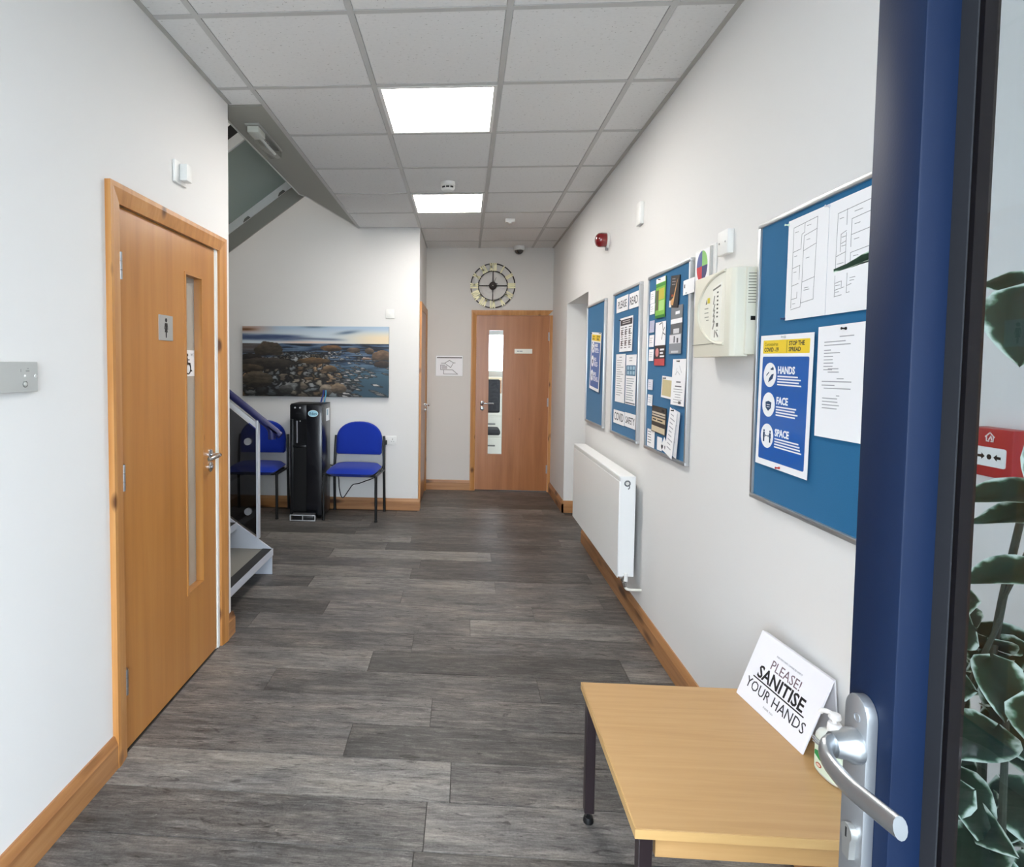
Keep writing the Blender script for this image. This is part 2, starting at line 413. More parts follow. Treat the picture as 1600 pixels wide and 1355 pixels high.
fixed = {  # joints and shades read off the photograph, row number counted from the seam at y = 1.915
    0: ([-0.03], [0.70, 0.52]), 1: ([-0.43], [0.58, 0.42]), 2: ([-0.12], [0.58, 0.50]), 3: ([0.35], [0.48, 0.46]), 4: ([-0.44], [0.66, 0.38]),
    5: ([-0.25], [0.50, 0.52]), 6: ([0.05], [0.56, 0.68]), 7: ([0.42], [0.60, 0.52]), 8: ([0.85], [0.56, 0.48]), 9: ([-1.0], [0.45, 0.66]), 10: ([-0.35], [0.62, 0.42]), 11: ([-0.3], [0.5, 0.42]), 12: ([0.22], [0.70, 0.48]), 13: ([-0.6], [0.55, 0.36]), 14: ([-0.42], [0.66, 0.46]), 15: ([0.3], [0.5, 0.42])}
for r in range(-12, 25):
    y0 = 1.915 + ROW * r; y1 = min(y0 + ROW, YE)
    if y1 <= Y0 or y0 >= YE: continue
    y0 = max(y0, Y0)
    xa = XF if y0 >= YC - 0.02 and y1 <= YB + 0.02 else (XL if y1 < YB else XS)
    if y0 < YC < y1: xa = XL
    if y0 < YB < y1: xa = XS
    xb = 1.25 if (y0 > 4.92 and y1 < 5.95) else XR
    if r in fixed: js, tn = fixed[r]
    else: js, tn = [R.uniform(-0.9, 0.3)], [R.choice([0.36, 0.42, 0.47, 0.5, 0.54, 0.62]) for _ in range(2)]
    xs = [js[0]]
    while xs[0] - PL > xa: xs.insert(0, xs[0] - PL)
    while xs[-1] + PL < xb: xs.append(xs[-1] + PL)
    xs = [xa] + [x for x in xs if xa + 0.08 < x < xb - 0.08] + [xb]
    for i in range(len(xs) - 1):
        mid = (xs[i] + xs[i + 1]) / 2
        t = tn[0] if (xs[i] < js[0] and xs[i + 1] <= js[0] + 0.01 and js[0] - xs[i + 1] < 0.1) else (tn[1] if abs(xs[i] - js[0]) < 0.02 else R.uniform(0.38, 0.6))
        plank(xs[i], xs[i + 1], y0, y1, t)
# filler rows where the bay steps in or out
plank(XF, XL, 3.04, 3.145 - 0.0, 0.45)

# ------------------------------------------------------------------ ceiling
ce = MB().box(-1.05, XR, Y0, YB, H + 0.012, H + 0.3).box(XL, -1.04, Y0, YC, H + 0.012, H + 0.3).box(XS, XR, YB, YE, H + 0.012, H + 0.3).build('ceiling', M('#8c8b87', 0.9), smooth=False)
struct(ce, 'suspended grid ceiling of speckled mineral tiles')
GX = [-1.046, -0.446, 0.154, 0.754]
GY = [2.305 + 0.6 * k for k in range(-5, 9)]
TB = 0.012
lit = {(1, 1), (1, 4)}
_tm = {}
def ctile(x0, x1, y0, y1):
    key = (round(x1 - x0, 3), round(y1 - y0, 3))
    if key not in _tm:
        a, b = (x1 - x0) / 2, (y1 - y0) / 2
        o = MB().box(-a, a, -b, b, 0, 0.012, 0.003, 1).build('ceiling_tile', TILE, ce, smooth=False); _tm[key] = o.data
    else:
        o = bpy.data.objects.new('ceiling_tile', _tm[key]); COL.objects.link(o); o.parent = ce
    o.location = ((x0 + x1) / 2, (y0 + y1) / 2, H + 0.002)
cols = [(XL, GX[0], 'a'), (GX[0], GX[1], 'b'), (GX[1], GX[2], 'c'), (GX[2], GX[3], 'd'), (GX[3], XR, 'e')]
rows_y = [max(Y0, GY[0])] + GY[1:]
ylist = [Y0] + [g for g in GY if Y0 + 0.05 < g < YE] + [YE]
for i in range(len(ylist) - 1):
    for ci, (x0, x1, nm) in enumerate(cols):
        y0, y1 = ylist[i], ylist[i + 1]
        if nm == 'a':
            if y0 >= YC: continue
            y1 = min(y1, YC + 0.03)
        if nm == 'b':
            if y0 >= YB: continue
            y1 = min(y1, YB)
        r_ = round((ylist[i] - 2.305) / 0.6)
        if nm == 'c' and abs(ylist[i] - (2.305 + 0.6 * r_)) < 1e-3 and r_ in (1, 4): continue
        ctile(x0 + (TB if nm != 'a' else 0.0), x1 - (TB if nm != 'e' else 0.0), y0 + TB * (y0 > Y0), y1 - TB * (y1 < YE))
GRID = M('#c2c2c0', 0.5)
for gx in GX:
    ye = YB if gx < -0.5 else YE
    MB().box(gx - TB, gx + TB, Y0, ye, H - 0.001, H + 0.014).build('grid_runner', GRID, ce, smooth=False)
for gy in GY:
    if gy < Y0 + 0.05 or gy > YE: continue
    xa = XL if gy < YC else (GX[0] if gy < YB else XS)
    MB().box(xa, XR, gy - TB, gy + TB, H - 0.0005, H + 0.013).build('grid_cross_bar', GRID, ce, smooth=False)
MB().box(XR - 0.02, XR, Y0, YE, H - 0.002, H + 0.01).build('wall_angle', M('#b4b2ad', 0.5), ce, smooth=False)
MB().box(XL, XL + 0.02, Y0, YC, H - 0.002, H + 0.01).build('wall_angle', M('#b4b2ad', 0.5), ce, smooth=False)
# plain plaster margin beside the stair opening
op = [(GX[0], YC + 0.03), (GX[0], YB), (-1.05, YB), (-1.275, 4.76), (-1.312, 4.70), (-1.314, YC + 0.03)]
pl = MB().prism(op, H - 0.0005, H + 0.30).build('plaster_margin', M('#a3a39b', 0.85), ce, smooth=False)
tr = MB()
for a, b in (((-1.314, YC + 0.03), (-1.312, 4.70)), ((-1.312, 4.70), (-1.275, 4.76)), ((-1.275, 4.76), (-1.05, YB))):
    tr.tube([(a[0], a[1], H + 0.002), (b[0], b[1], H + 0.002)], 0.007, 6)
tr.build('edge_bead', M('#c9cbc6', 0.5), ce)

# ------------------------------------------------------------------ walls
TOP = 5.5
D1 = (2.06, 2.905, 2.008)
wl = MB().box(XL - 0.12, XL, Y0, D1[0], 0, 2.95).box(XL - 0.12, XL, D1[1], YC, 0, 2.95).box(XL - 0.12, XL, D1[0], D1[1], D1[2], 2.95)
wl.box(XF, XL - 0.12, YC - 0.1, YC, 0, TOP).box(XL - 0.12, XR, YC - 0.1, YC, 2.95, TOP)
wl.box(XL - 0.2, XL - 0.125, D1[0] - 0.05, D1[1] + 0.05, 0, 2.2)
struct(wl.build('wall_left', WALL, smooth=False), 'white wall with the wooden toilet door')
wb = MB().box(XF, XS, YB, YE + 0.1, 0, 2.95).box(XF, XR, YB, YE + 0.1, 2.95, TOP)
struct(wb.build('wall_back', WALL, smooth=False), 'white wall of the stair bay behind the blue chairs')
we = MB().box(XS, 0.13, YE, YE + 0.11, 0, 2.95).box(0.97, XR + 0.15, YE, YE + 0.11, 0, 2.95).box(0.13, 0.97, YE, YE + 0.11, 2.02, 2.95)
struct(we.build('wall_end', M('#d9d5d0', 0.75, bump=0.06, bscale=140, spec=0.25), smooth=False), 'end wall with the clock above a door')
wr = MB().box(XR, XR + 0.15, Y0, 4.938, 0, TOP).box(XR, XR + 0.15, 5.935, YE + 0.1, 0, TOP).box(XR, XR + 0.15, 4.938, 5.935, 2.052, TOP)
wr.box(XR + 0.15, XR + 0.25, 4.938 - 0.1, 4.938, 0, 2.2).box(XR + 0.15, XR + 0.25, 5.935, 6.03, 0, 2.2).box(XR + 0.25, XR + 0.31, 4.83, 6.03, 0, 2.2).box(XR + 0.15, XR + 0.25, 4.938, 5.935, 2.052, 2.2)
struct(wr.build('wall_right', WALL, smooth=False), 'long white wall hung with noticeboards and a radiator')
wf = MB().box(XL - 0.12, -1.08, Y0 - 0.1, Y0, 0, 2.95).box(0.5, XR + 0.15, Y0 - 0.1, Y0, 0, 2.95).box(-1.08, 0.5, Y0 - 0.1, Y0, 2.4, 2.95)
struct(wf.build('wall_front', WALL, smooth=False), 'entrance wall around the open doorway')
wx = MB().box(XF - 0.1, XF, YC - 0.1, YB + 0.1, 0, TOP).box(XF - 0.1, XR + 0.15, YC - 0.1, YE, TOP, TOP + 0.1)
struct(wx.build('wall_stairwell', WALL, smooth=False), 'outer wall and top of the stairwell')
# room behind the glazed end door, lit by its own window
OFF = M('#c9c4bc', 0.8)
struct(MB().box(-0.6, -0.5, YE + 0.11, 9.6, 0, 2.7).build('wall_office_left', OFF, smooth=False), 'office side wall behind the end wall')
struct(MB().box(1.9, 2.0, YE + 0.11, 9.6, 0, 2.7).build('wall_office_right', OFF, smooth=False), 'office side wall beyond the end door')
struct(MB().box(-0.6, 2.0, YE + 0.11, 9.6, 2.7, 2.8).build('ceiling_office', OFF, smooth=False), 'office ceiling')
struct(MB().box(-0.6, 2.0, YE + 0.11, 9.6, -0.1, 0.0).build('floor_office', M('#8b8680', 0.6), smooth=False), 'office floor seen through the end door pane')
ro = MB().box(-0.5, 1.9, 9.5, 9.6, 0, 1.36).box(-0.5, 1.9, 9.5, 9.6, 1.93, 2.7).box(-0.5, 0.15, 9.5, 9.6, 1.36, 1.93).box(1.0, 1.9, 9.5, 9.6, 1.36, 1.93)
struct(ro.build('wall_office_back', OFF, smooth=False), 'office wall with a bright window seen through the end door pane')
gd = MB().box(-12, 12, -14, Y0 - 0.1, -0.12, -0.02).build('ground', M('#8f8f8c', 0.9), smooth=False)
struct(gd, 'paving outside the entrance')

# skirting boards
def skirt(name, p0, p1, nrm, mat, label, h=0.117, d=0.019):
    """profiled board from p0 to p1 along a wall; nrm points into the room"""
    p0, p1, n = Vector((*p0, 0)), Vector((*p1, 0)), Vector((*nrm, 0))
    prof = [(0, 0), (d, 0), (d, h * 0.74), (d * 0.82, h * 0.80), (d * 0.55, h * 0.93), (d * 0.35, h), (0, h)]
    t = bmesh.new()
    A = [t.verts.new(p0 + n * a + Vector((0, 0, b))) for a, b in prof]; B = [t.verts.new(p1 + n * a + Vector((0, 0, b))) for a, b in prof]
    t.faces.new(A[::-1]); t.faces.new(B)
    for i in range(len(prof)): t.faces.new((A[i], A[(i + 1) % len(prof)], B[(i + 1) % len(prof)], B[i]))
    bmesh.ops.recalc_face_normals(t, faces=t.faces[:])
    m = MB(); m._add(t)
    return struct(m.build(name, mat, smooth=False), label)
skirt('baseboard_left', (XL, Y0), (XL, 1.996), (1, 0), PINE_Y, 'knotty pine skirting below the white wall before the toilet door')
skirt('baseboard_corner', (XL, 2.993), (XL, YC + 0.015), (1, 0), PINE_Y, 'short pine skirting stub at the end of the toilet wall')
skirt('baseboard_back', (XF, YB), (XS + 0.02, YB), (0, -1), PINE_X, 'pine skirting behind the chairs and water cooler')
skirt('baseboard_end', (XS, YE), (0.08, YE), (0, -1), PINE_X, 'pine skirting under the plan on the end wall')
skirt('baseboard_right', (XR, Y0), (XR, 4.938), (-1, 0), PINE_Y, 'long pine skirting below the radiator and noticeboards')
skirt('baseboard_recess', (XR, 5.935 - 0.019), (XR, YE), (-1, 0), PINE_Y, 'pine skirting between the recess and the end door')
skirt('baseboard_jamb', (XR - 0.019, 5.935), (XR + 0.25, 5.935), (0, -1), PINE_X, 'short pine skirting across the recess jamb')

# ------------------------------------------------------------------ doors
def architrave(root, x0, x1, ytop, wdt, mat, d=0.021, right=True, wr_=None):
    """three moulded members around x0..x1 (outer), up to ytop"""
    prof = [(0, 0), (0, d), (wdt * 0.25, d), (wdt * 0.75, d * 0.72), (wdt, d * 0.55), (wdt, 0)]
    def post(xa, sgn):
        pts = [(xa + sgn * a, z) for a, z in prof]
        t = bmesh.new(); A = [t.verts.new((a, 0, z)) for a, z in pts]
        B = [t.verts.new((a, ytop - sgn * (a - xa) * 1.0 if True else ytop, z)) for a, z in pts]
        t.faces.new(A); t.faces.new(B[::-1])
        for i in range(len(pts)): t.faces.new((A[i], A[(i + 1) % len(pts)], B[(i + 1) % len(pts)], B[i]))
        bmesh.ops.recalc_face_normals(t, faces=t.faces[:])
        m = MB(); m._add(t); m.build('architrave', mat, root, smooth=False)
    post(x0, 1)
    if right: post(x1, -1)
    t = bmesh.new()
    A = [t.verts.new((x0 + a, ytop - a, z)) for a, z in prof]; B = [t.verts.new((x1 - a, ytop - a, z)) for a, z in prof]
    t.faces.new(A); t.faces.new(B[::-1])
    for i in range(len(prof)): t.faces.new((A[i], A[(i + 1) % len(prof)], B[(i + 1) % len(prof)], B[i]))
    bmesh.ops.recalc_face_normals(t, faces=t.faces[:])
    m = MB(); m._add(t); m.build('architrave', mat, root, smooth=False)

def leaf_with_pane(root, x0, x1, y0, y1, gx0, gx1, gy0, gy1, zf, th, mat, glass, gz):
    m = MB().box(x0, gx0, y0, y1, zf - th, zf).box(gx1, x1, y0, y1, zf - th, zf).box(gx0, gx1, y0, gy0, zf - th, zf).box(gx0, gx1, gy1, y1, zf - th, zf)
    lf = m.build('door_leaf', mat, root, smooth=False)
    b = 0.012; m = MB()
    for r_ in ((gx0 - b, gx0, gy0 - b, gy1 + b), (gx1, gx1 + b, gy0 - b, gy1 + b), (gx0, gx1, gy1, gy1 + b), (gx0, gx1, gy0 - b, gy0)):
        m.box(*r_, zf - 0.001, zf + 0.004)
    m.build('glazing_bead', mat, lf, smooth=False)
    m = MB().box(gx0, gx1, gy0, gy1, gz - 0.004, gz); m.build('vision_pane', glass, lf, smooth=False)
    return lf

def lever_set(root, x, y, zf, dirx, plate='#c4c4c4'):
    h = empty('door_handle'); h.parent = root
    m = MB().lathe([(0.026, zf), (0.026, zf + 0.006), (0.022, zf + 0.009)], 24, (x, y, 0))
    m.cyl((x, y, zf + 0.008), (x, y, zf + 0.05), 0.0085)
    m.tube([(x, y, zf + 0.045), (x + dirx * 0.008, y, zf + 0.053), (x + dirx * 0.03, y, zf + 0.056), (x + dirx * 0.115, y - 0.002, zf + 0.056), (x + dirx * 0.128, y - 0.003, zf + 0.05)], 0.0095, 12)
    m.build('lever', CHROME, h)
    m = MB().lathe([(0.025, zf), (0.025, zf + 0.006), (0.02, zf + 0.009)], 24, (x, y - 0.06, 0))
    m.build('escutcheon', CHROME, h)
    m = MB().cyl((x, y - 0.06, zf + 0.008), (x, y - 0.06, zf + 0.016), 0.008); m.build('key_cylinder', SATIN, h)

def hinges(root, x, ys, zf):
    for y in ys:
        m = MB().cyl((x, y - 0.048, zf + 0.004), (x, y - 0.017, zf + 0.004), 0.0075, 12).cyl((x, y - 0.015, zf + 0.004), (x, y + 0.015, zf + 0.004), 0.0075, 12).cyl((x, y + 0.017, zf + 0.004), (x, y + 0.048, zf + 0.004), 0.0075, 12)
        m.box(x - 0.012, x + 0.014, y - 0.048, y + 0.048, zf - 0.002, zf + 0.001)
        m.build('hinge', SATIN, root)

# door 1: toilet door on the left wall
d1 = empty('door_1', (XL, 1.994, 0), ON_L); struct(d1, 'honey wood toilet door with slim vision pane and pine architrave')
architrave(d1, 0, 1.001, 2.072, 0.068, PINE_V)
lf = leaf_with_pane(d1, 0.068, 0.899, 0.008, 2.003, 0.597, 0.752, 0.405, 1.838, -0.004, 0.05, DOORW, FROST, -0.038)
MB().box(0.900, 0.912, 0.0, 2.004, -0.03, -0.006).build('door_stop', M('#ece3cf', 0.5), d1, smooth=False)
hinges(d1, 0.0735, (0.275, 1.03, 1.79), 0.004)
lever_set(d1, 0.838, 1.0, -0.004, -1)
sg = MB().box(0.358, 0.474, 1.538, 1.642, -0.004, -0.0015, 0.0006, 1).build('sign_plate', M('#b9b9b6', 0.4, 0.5), d1, smooth=False); sg['label'] = 'brushed metal plate with black female figure'
m = MB().prism(disc_pts(0.416, 1.622, 0.0085), -0.0016, -0.001)
m.prism([(0.406, 1.61), (0.426, 1.61), (0.431, 1.585), (0.4265, 1.584), (0.424, 1.60), (0.4225, 1.592), (0.428, 1.572), (0.421, 1.572), (0.4195, 1.55), (0.4165, 1.55), (0.4163, 1.57), (0.4157, 1.57), (0.4155, 1.55), (0.4125, 1.55), (0.411, 1.572), (0.404, 1.572), (0.4095, 1.592), (0.408, 1.60), (0.4055, 1.584), (0.401, 1.585)], -0.0016, -0.001)
m.build('female_figure', BLACK, sg, smooth=False)
st = MB().box(0.60, 0.749, 1.385, 1.505, -0.038, -0.0365).build('pane_sign', PAPER, lf, smooth=False); st['label'] = 'white notice with wheelchair symbol on the pane'
m = MB().torus((0.683, 1.42, -0.036), 0.024, 0.003, n=24, seg=6, a0=-2.6, a1=1.3).prism(disc_pts(0.676, 1.482, 0.0075), -0.0366, -0.0355)
m.prism([(0.672, 1.472), (0.68, 1.472), (0.682, 1.448), (0.706, 1.446), (0.712, 1.415), (0.722, 1.412), (0.722, 1.406), (0.708, 1.408), (0.700, 1.438), (0.674, 1.438)], -0.0366, -0.0355)
m.box(0.68, 0.698, 1.458, 1.463, -0.0366, -0.0355)
m.build('wheelchair_symbol', BLACK, lf, smooth=False)
text('WC', lf, GREYINK, 0.708, 1.478, -0.036, 0.018)

# door 2: end wall door
d2 = empty('door_2', (0.076, YE, 0), ON_E); struct(d2, 'reddish wood door below the clock with a tall narrow pane')
architrave(d2, 0, 0.922, 2.075, 0.058, PINE_V, right=False)
MB().box(0.889, 0.919, 0, 2.017, 0, 0.016).build('architrave', PINE_V, d2, smooth=False)
MB().box(0.056, 0.061, 0, 2.018, -0.01, 0.004).box(0.8845, 0.8885, 0, 2.018, -0.01, 0.004).box(0.056, 0.8885, 2.016, 2.021, -0.01, 0.004).build('door_stop', M('#dba67c', 0.5), d2, smooth=False)
lf = leaf_with_pane(d2, 0.062, 0.884, 0.01, 2.015, 0.205, 0.365, 0.425, 1.845, -0.004, 0.045, DOORE, CLEAR, -0.03)
hinges(d2, 0.8845, (0.26, 1.03, 1.78), -0.003)
lever_set(d2, 0.135, 1.012, -0.004, 1)
sg = MB().box(0.495, 0.695, 1.585, 1.638, -0.004, 0.002, 0.001, 1).build('name_plate', M('#f2f0e4', 0.4), d2, smooth=False); sg['label'] = 'white engraved name plate'
bars(sg, 'engraving', GREYINK, [(0.522, 1.606, 0.548, 1.617), (0.552, 1.606, 0.585, 1.617)], 0.002, 0.0023)

# door 3: side door of the bay wall, seen edge on
d3 = empty('door_3', (XS, 5.925, 0), ON_L); struct(d3, 'wooden door in the bay side wall seen edge on')
architrave(d3, 0, 0.93, 2.072, 0.062, PINE_V)
MB().box(0.063, 0.867, 0.008, 2.008, -0.002, 0.006, 0.001, 1).build('door_leaf', DOORE, d3, smooth=False)
lever_set(d3, 0.79, 1.0, 0.006, -1)

# door 4: the navy entrance door standing open beside the camera
d4 = empty('door_4'); struct(d4, 'navy aluminium entrance door standing open with double glazed pane')
XA, XB_, YA, YH = 0.400, 0.456, 0.628, -0.30
SW = 0.064
m = MB().box(XA, XB_, YA - SW, YA, 0.012, 2.12, 0.002, 2); lock = m.build('lock_stile', NAVY, d4)
m = MB().box(XA, XB_, YH, YH + SW, 0.012, 2.12, 0.002, 2); m.build('hinge_stile', NAVY, d4)
m = MB().box(XA, XB_, YH + SW, YA - SW, 2.05, 2.12, 0.002, 2); m.build('top_rail', NAVY, d4)
m = MB().box(XA, XB_, YH + SW, YA - SW, 0.012, 0.16, 0.002, 2); m.build('bottom_rail', NAVY, d4)
GREYG = M('#242529', 0.6, spec=0.2); SPACER = M('#17100d', 0.5, spec=0.2)
yg0, yg1, zg0, zg1 = YH + SW, YA - SW, 0.16, 2.05
def ring(name, mat, ins, wd, x0, x1):
    m = MB(); a0, a1, b0, b1 = yg0 + ins, yg1 - ins, zg0 + ins, zg1 - ins
    m.box(x0, x1, a1 - wd, a1, b0, b1).box(x0, x1, a0, a0 + wd, b0, b1).box(x0, x1, a0 + wd, a1 - wd, b1 - wd, b1).box(x0, x1, a0 + wd, a1 - wd, b0, b0 + wd)
    return m.build(name, mat, d4, smooth=False)
ring('glazing_gasket', GREYG, 0.0, 0.0175, 0.4288, 0.4302)
ring('spacer_bar', SPACER, 0.0, 0.0175, 0.4345, 0.447)
MB().box(0.430, 0.434, yg0, yg1, zg0, zg1).build('glass_pane', CLEAR, d4, smooth=False)
MB().box(0.449, 0.453, yg0, yg1, zg0, zg1).build('glass_pane', CLEAR, d4, smooth=False)
# handle: long backplate, lever, euro cylinder
hd = empty('door_handle'); hd.parent = d4
PLATE = M('#a9acb0', 0.36, 0.8)
py0, py1, pz0, pz1 = 0.5825, 0.6165, 0.86, 1.128
pp = [(py0, pz0)] + [(py1, pz0)] + [((py0 + py1) / 2 + (py1 - py0) / 2 * math.cos(a), pz1 - 0.02 + 0.02 * math.sin(a)) for a in [PI * k / 12 for k in range(13)]]
m = MB().prism(pp, XA - 0.0105, XA, 'x', 0.0012); m.build('backplate', PLATE, hd)
LEVER = M('#b4b7ba', 0.30, 0.9)
yc = 0.597
m = MB().lathe([(0.0165, XA - 0.0105), (0.0165, XA - 0.017), (0.0130, XA - 0.022), (0.0115, XA - 0.033)], 24, (0, yc, 1.078), 'x')
LV = [(XA - 0.028, yc + 0.002, 1.078), (XA - 0.038, yc - 0.001, 1.0775), (XA - 0.0445, yc - 0.009, 1.0755), (XA - 0.0480, yc - 0.024, 1.0725), (XA - 0.0510, yc - 0.055, 1.0745), (XA - 0.0535, yc - 0.092, 1.0825), (XA - 0.0555, yc - 0.124, 1.0900)]
def smoothpath(P, n=4):
    out = []
    for i in range(len(P) - 1):
        p0, p1, p2, p3 = [Vector(P[max(0, min(len(P) - 1, i + k))]) for k in (-1, 0, 1, 2)]
        for j in range(n):
            t = j / n
            out.append(0.5 * ((2 * p1) + (p2 - p0) * t + (2 * p0 - 5 * p1 + 4 * p2 - p3) * t * t + (3 * p1 - p0 - 3 * p2 + p3) * t ** 3))
    out.append(Vector(P[-1])); return out
sp_ = smoothpath(LV)
m.tube(sp_, 0.01, 14, rad=[0.0105 - 0.0015 * k / len(sp_) for k in range(len(sp_))], flat=0.60, fdir=(0, 0, 1))
m.build('lever', LEVER, hd)
m = MB().prism([(yc + 0.0085 * math.cos(a), 0.990 + 0.0085 * math.sin(a)) for a in [PI * (-0.25 + 1.5 * k / 16) for k in range(17)]] + [(yc - 0.005, 0.965), (yc + 0.005, 0.965)], XA - 0.0165, XA - 0.0105, 'x')
cyl_o = m.build('euro_cylinder', M('#b9b9b6', 0.3, 0.8), hd)
MB().box(XA - 0.0168, XA - 0.0164, yc - 0.001, yc + 0.001, 0.985, 0.995).build('key_slot', BLACK, hd, smooth=False)
MB().torus((XA - 0.0108, yc, 1.1065), 0.004, 0.0006, 'x', 16, 6).build('stamp', M('#8d8f92', 0.5, 0.5), hd)

# ------------------------------------------------------------------ staircase
stc = thing('staircase', 'open tread staircase with grey treads, tinted glass and navy handrail', 'staircase', (0, 0, 0))
SL = 0.70                      # rise per run
YN, YS = YC + 0.06, 3.97       # flight between wall end and outer stringer
STR = M('#b9bfc9', 0.45)
TREADM = M('#77746e', 0.55, bump=0.2, bscale=300)
def flight_stringer(y0, y1, x0, z0, xe, dep_up, dep_dn):
    ze = z0 + (x0 - xe) * SL
    return [(x0, z0), (x0, z0 - 0.17), (x0 - 0.12, z0 - 0.17), (xe, ze - dep_dn), (xe, ze + dep_up), (x0 - 0.02, z0 + 0.015)]
X1, NT = -1.297, 9
rise, run = 0.175, 0.25
for yy, nm in ((YS, 'stringer'), (YN, 'stringer')):
    xe = X1 - run * NT
    pts = [(X1, 0.178), (X1, 0.004), (X1 - 0.13, 0.004), (xe, 0.178 + rise * NT - 0.20), (xe, 0.178 + rise * NT), ]
    MB().prism(pts, yy - 0.012, yy, 'y').build(nm, STR, stc, smooth=False)
for k in range(NT):
    xf, zt = X1 - run * k, 0.18 + rise * k
    t = MB().box(xf - 0.30, xf - 0.004, YN, YS - 0.012, zt - 0.012, zt - 0.002).build('tread', TREADM, stc, smooth=False)
    MB().box(xf - 0.064, xf + 0.002, YN, YS - 0.012, zt - 0.011, zt + 0.001).build('nosing', M('#1b1a1a', 0.6), t, smooth=False)
    MB().box(xf, xf + 0.006, YN, YS - 0.002, zt - 0.045, zt + 0.001).box(xf - 0.3, xf, YN, YS - 0.012, zt - 0.045, zt - 0.012).build('tread_pan', STR, t, smooth=False)
zl = 0.18 + rise * NT
MB().box(XF, X1 - run * NT, YN, 5.1, zl - 0.15, zl).build('landing', TREADM, stc, smooth=False)
# balustrade of the lower flight
px = -1.392
MB().box(px - 0.008, px + 0.008, YS - 0.03, YS + 0.012, 0.25, 1.06, 0.002, 1).build('newel_post', M('#c4c9d2', 0.4, 0.2), stc)
k_ = 0.79
def zt(x): return 1.045 + (-1.392 - x) * k_
xt = -2.9
MB().prism([(px, zt(px) - 0.045), (px, zt(px) - 0.008), (xt, zt(xt) - 0.008), (xt, zt(xt) - 0.045)], YS - 0.022, YS + 0.004, 'y').build('top_rail', M('#d4d8de', 0.4), stc, smooth=False)
MB().prism([(px - 0.012, 0.275), (px - 0.012, zt(px) - 0.05), (xt, zt(xt) - 0.05), (xt, 0.262 + (px - xt) * SL)], YS - 0.012, YS - 0.004, 'y').build('glass_panel', TINT, stc, smooth=False)
for zc in (0.915, 0.435):
    m = MB().cyl((-1.46, YS - 0.026, zc), (-1.46, YS + 0.01, zc), 0.024, 20); m.build('glass_clamp', M('#9c9fa4', 0.4, 0.6), stc)
hr = [(-2.9, YS, zt(-2.9) + 0.035), (-1.36, YS, zt(-1.36) + 0.035), (-1.325, YS, zt(-1.325) + 0.033), (-1.302, YS, zt(-1.325) + 0.0), (-1.298, YS, zt(-1.325) - 0.06)]
MB().tube(smoothpath(hr, 5), 0.025, 14).build('handrail', M('#0f1650', 0.45), stc)
# upper flight seen from below
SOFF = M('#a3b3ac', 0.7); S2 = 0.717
def zs(x): return 2.90 + (-1.62 - x) * -S2
xa_, xb_ = -3.2, -0.95
def slab(name, y0, y1, dz0, dz1, mat): return MB().prism([(xa_, zs(xa_) + dz0), (xb_, zs(xb_) + dz0), (xb_, zs(xb_) + dz1), (xa_, zs(xa_) + dz1)], y0, y1, 'y').build(name, mat, stc, smooth=False)
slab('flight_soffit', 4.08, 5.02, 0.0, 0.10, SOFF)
slab('stringer', 4.06, 4.08, -0.004, 0.072, M('#f3f5f4', 0.5))
slab('stringer_dark_strip', 4.065, 4.08, 0.072, 0.165, BLACK)  # solid black strip standing in for the dark gap over the stringer
slab('stringer', 5.02, 5.035, -0.075, 0.10, M('#f3f5f4', 0.5))
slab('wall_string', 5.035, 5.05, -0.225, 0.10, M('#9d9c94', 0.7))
for k in range(9):
    xk = -1.55 - 0.30 * k + 0.6
    MB().prism([(xk - 0.03, zs(xk) - 0.098), (xk + 0.03, zs(xk) - 0.055), (xk + 0.012, zs(xk) - 0.045), (xk - 0.02, zs(xk) - 0.07)], 5.008, 5.021, 'y').build('tread_bracket', M('#6f6f69', 0.6), stc, smooth=False)

# ------------------------------------------------------------------ ceiling fittings
def panel(x0, y0, label):
    t = thing('ceiling_light', label, 'light', (x0 + 0.3, y0 + 0.3, H), group='square light panels in the ceiling grid')
    a, b = 0.288, 0.270
    m = MB().box(-a, a, -a, -b, -0.003, 0.014).box(-a, a, b, a, -0.003, 0.014).box(-a, -b, -b, b, -0.003, 0.014).box(b, a, -b, b, -0.003, 0.014)
    m.build('frame', M('#e8e8e6', 0.4), t, smooth=False)
    MB().box(-b, b, -b, b, 0.0, 0.006).build('diffuser', M('#fffaf4', 0.5, emit=PANEL_STRENGTH), t, smooth=False)
panel(-0.446, 2.905, 'large bright square ceiling panel, between door and smoke detector, not past it')
panel(-0.446, 4.705, 'smaller looking bright square ceiling panel just beyond the smoke detector')
t = thing('smoke_detector', 'round white smoke detector with dark slots between two ceiling light panels', 'smoke detector', (-0.135, 4.43, H))
MB().lathe([(0.052, 0), (0.052, -0.022), (0.046, -0.026)], 28).build('base', WHITEPL, t)
MB().lathe([(0.044, -0.024), (0.052, -0.034), (0.05, -0.046), (0.036, -0.06), (0.012, -0.062)], 28).build('sensor_head', WHITEPL, t)
for a in (-0.62, 0.0, 0.62):
    c_, s_ = math.sin(a), -math.cos(a)
    m = MB().box(-0.012, 0.012, -0.003, 0.003, -0.047, -0.036); m.xf(Matrix.Translation((c_ * 0.0495, s_ * 0.0495, 0)) @ Matrix.Rotation(a, 4, 'Z')); m.build('slot', BLACK, t, smooth=False)
t = thing('motion_sensor', 'small white box sensor on the ceiling before the end wall', 'sensor', (0.40, 5.53, H))
MB().box(-0.045, 0.045, -0.03, 0.03, -0.035, 0, 0.006).build('housing', WHITEPL, t)
MB().lathe([(0.016, -0.033), (0.014, -0.041), (0.006, -0.045)], 20).build('lens', M('#f4f4f0', 0.3), t)
t = thing('dome_camera', 'white dome camera with black bubble on the ceiling by the end wall', 'camera', (0.595, 6.80, H))
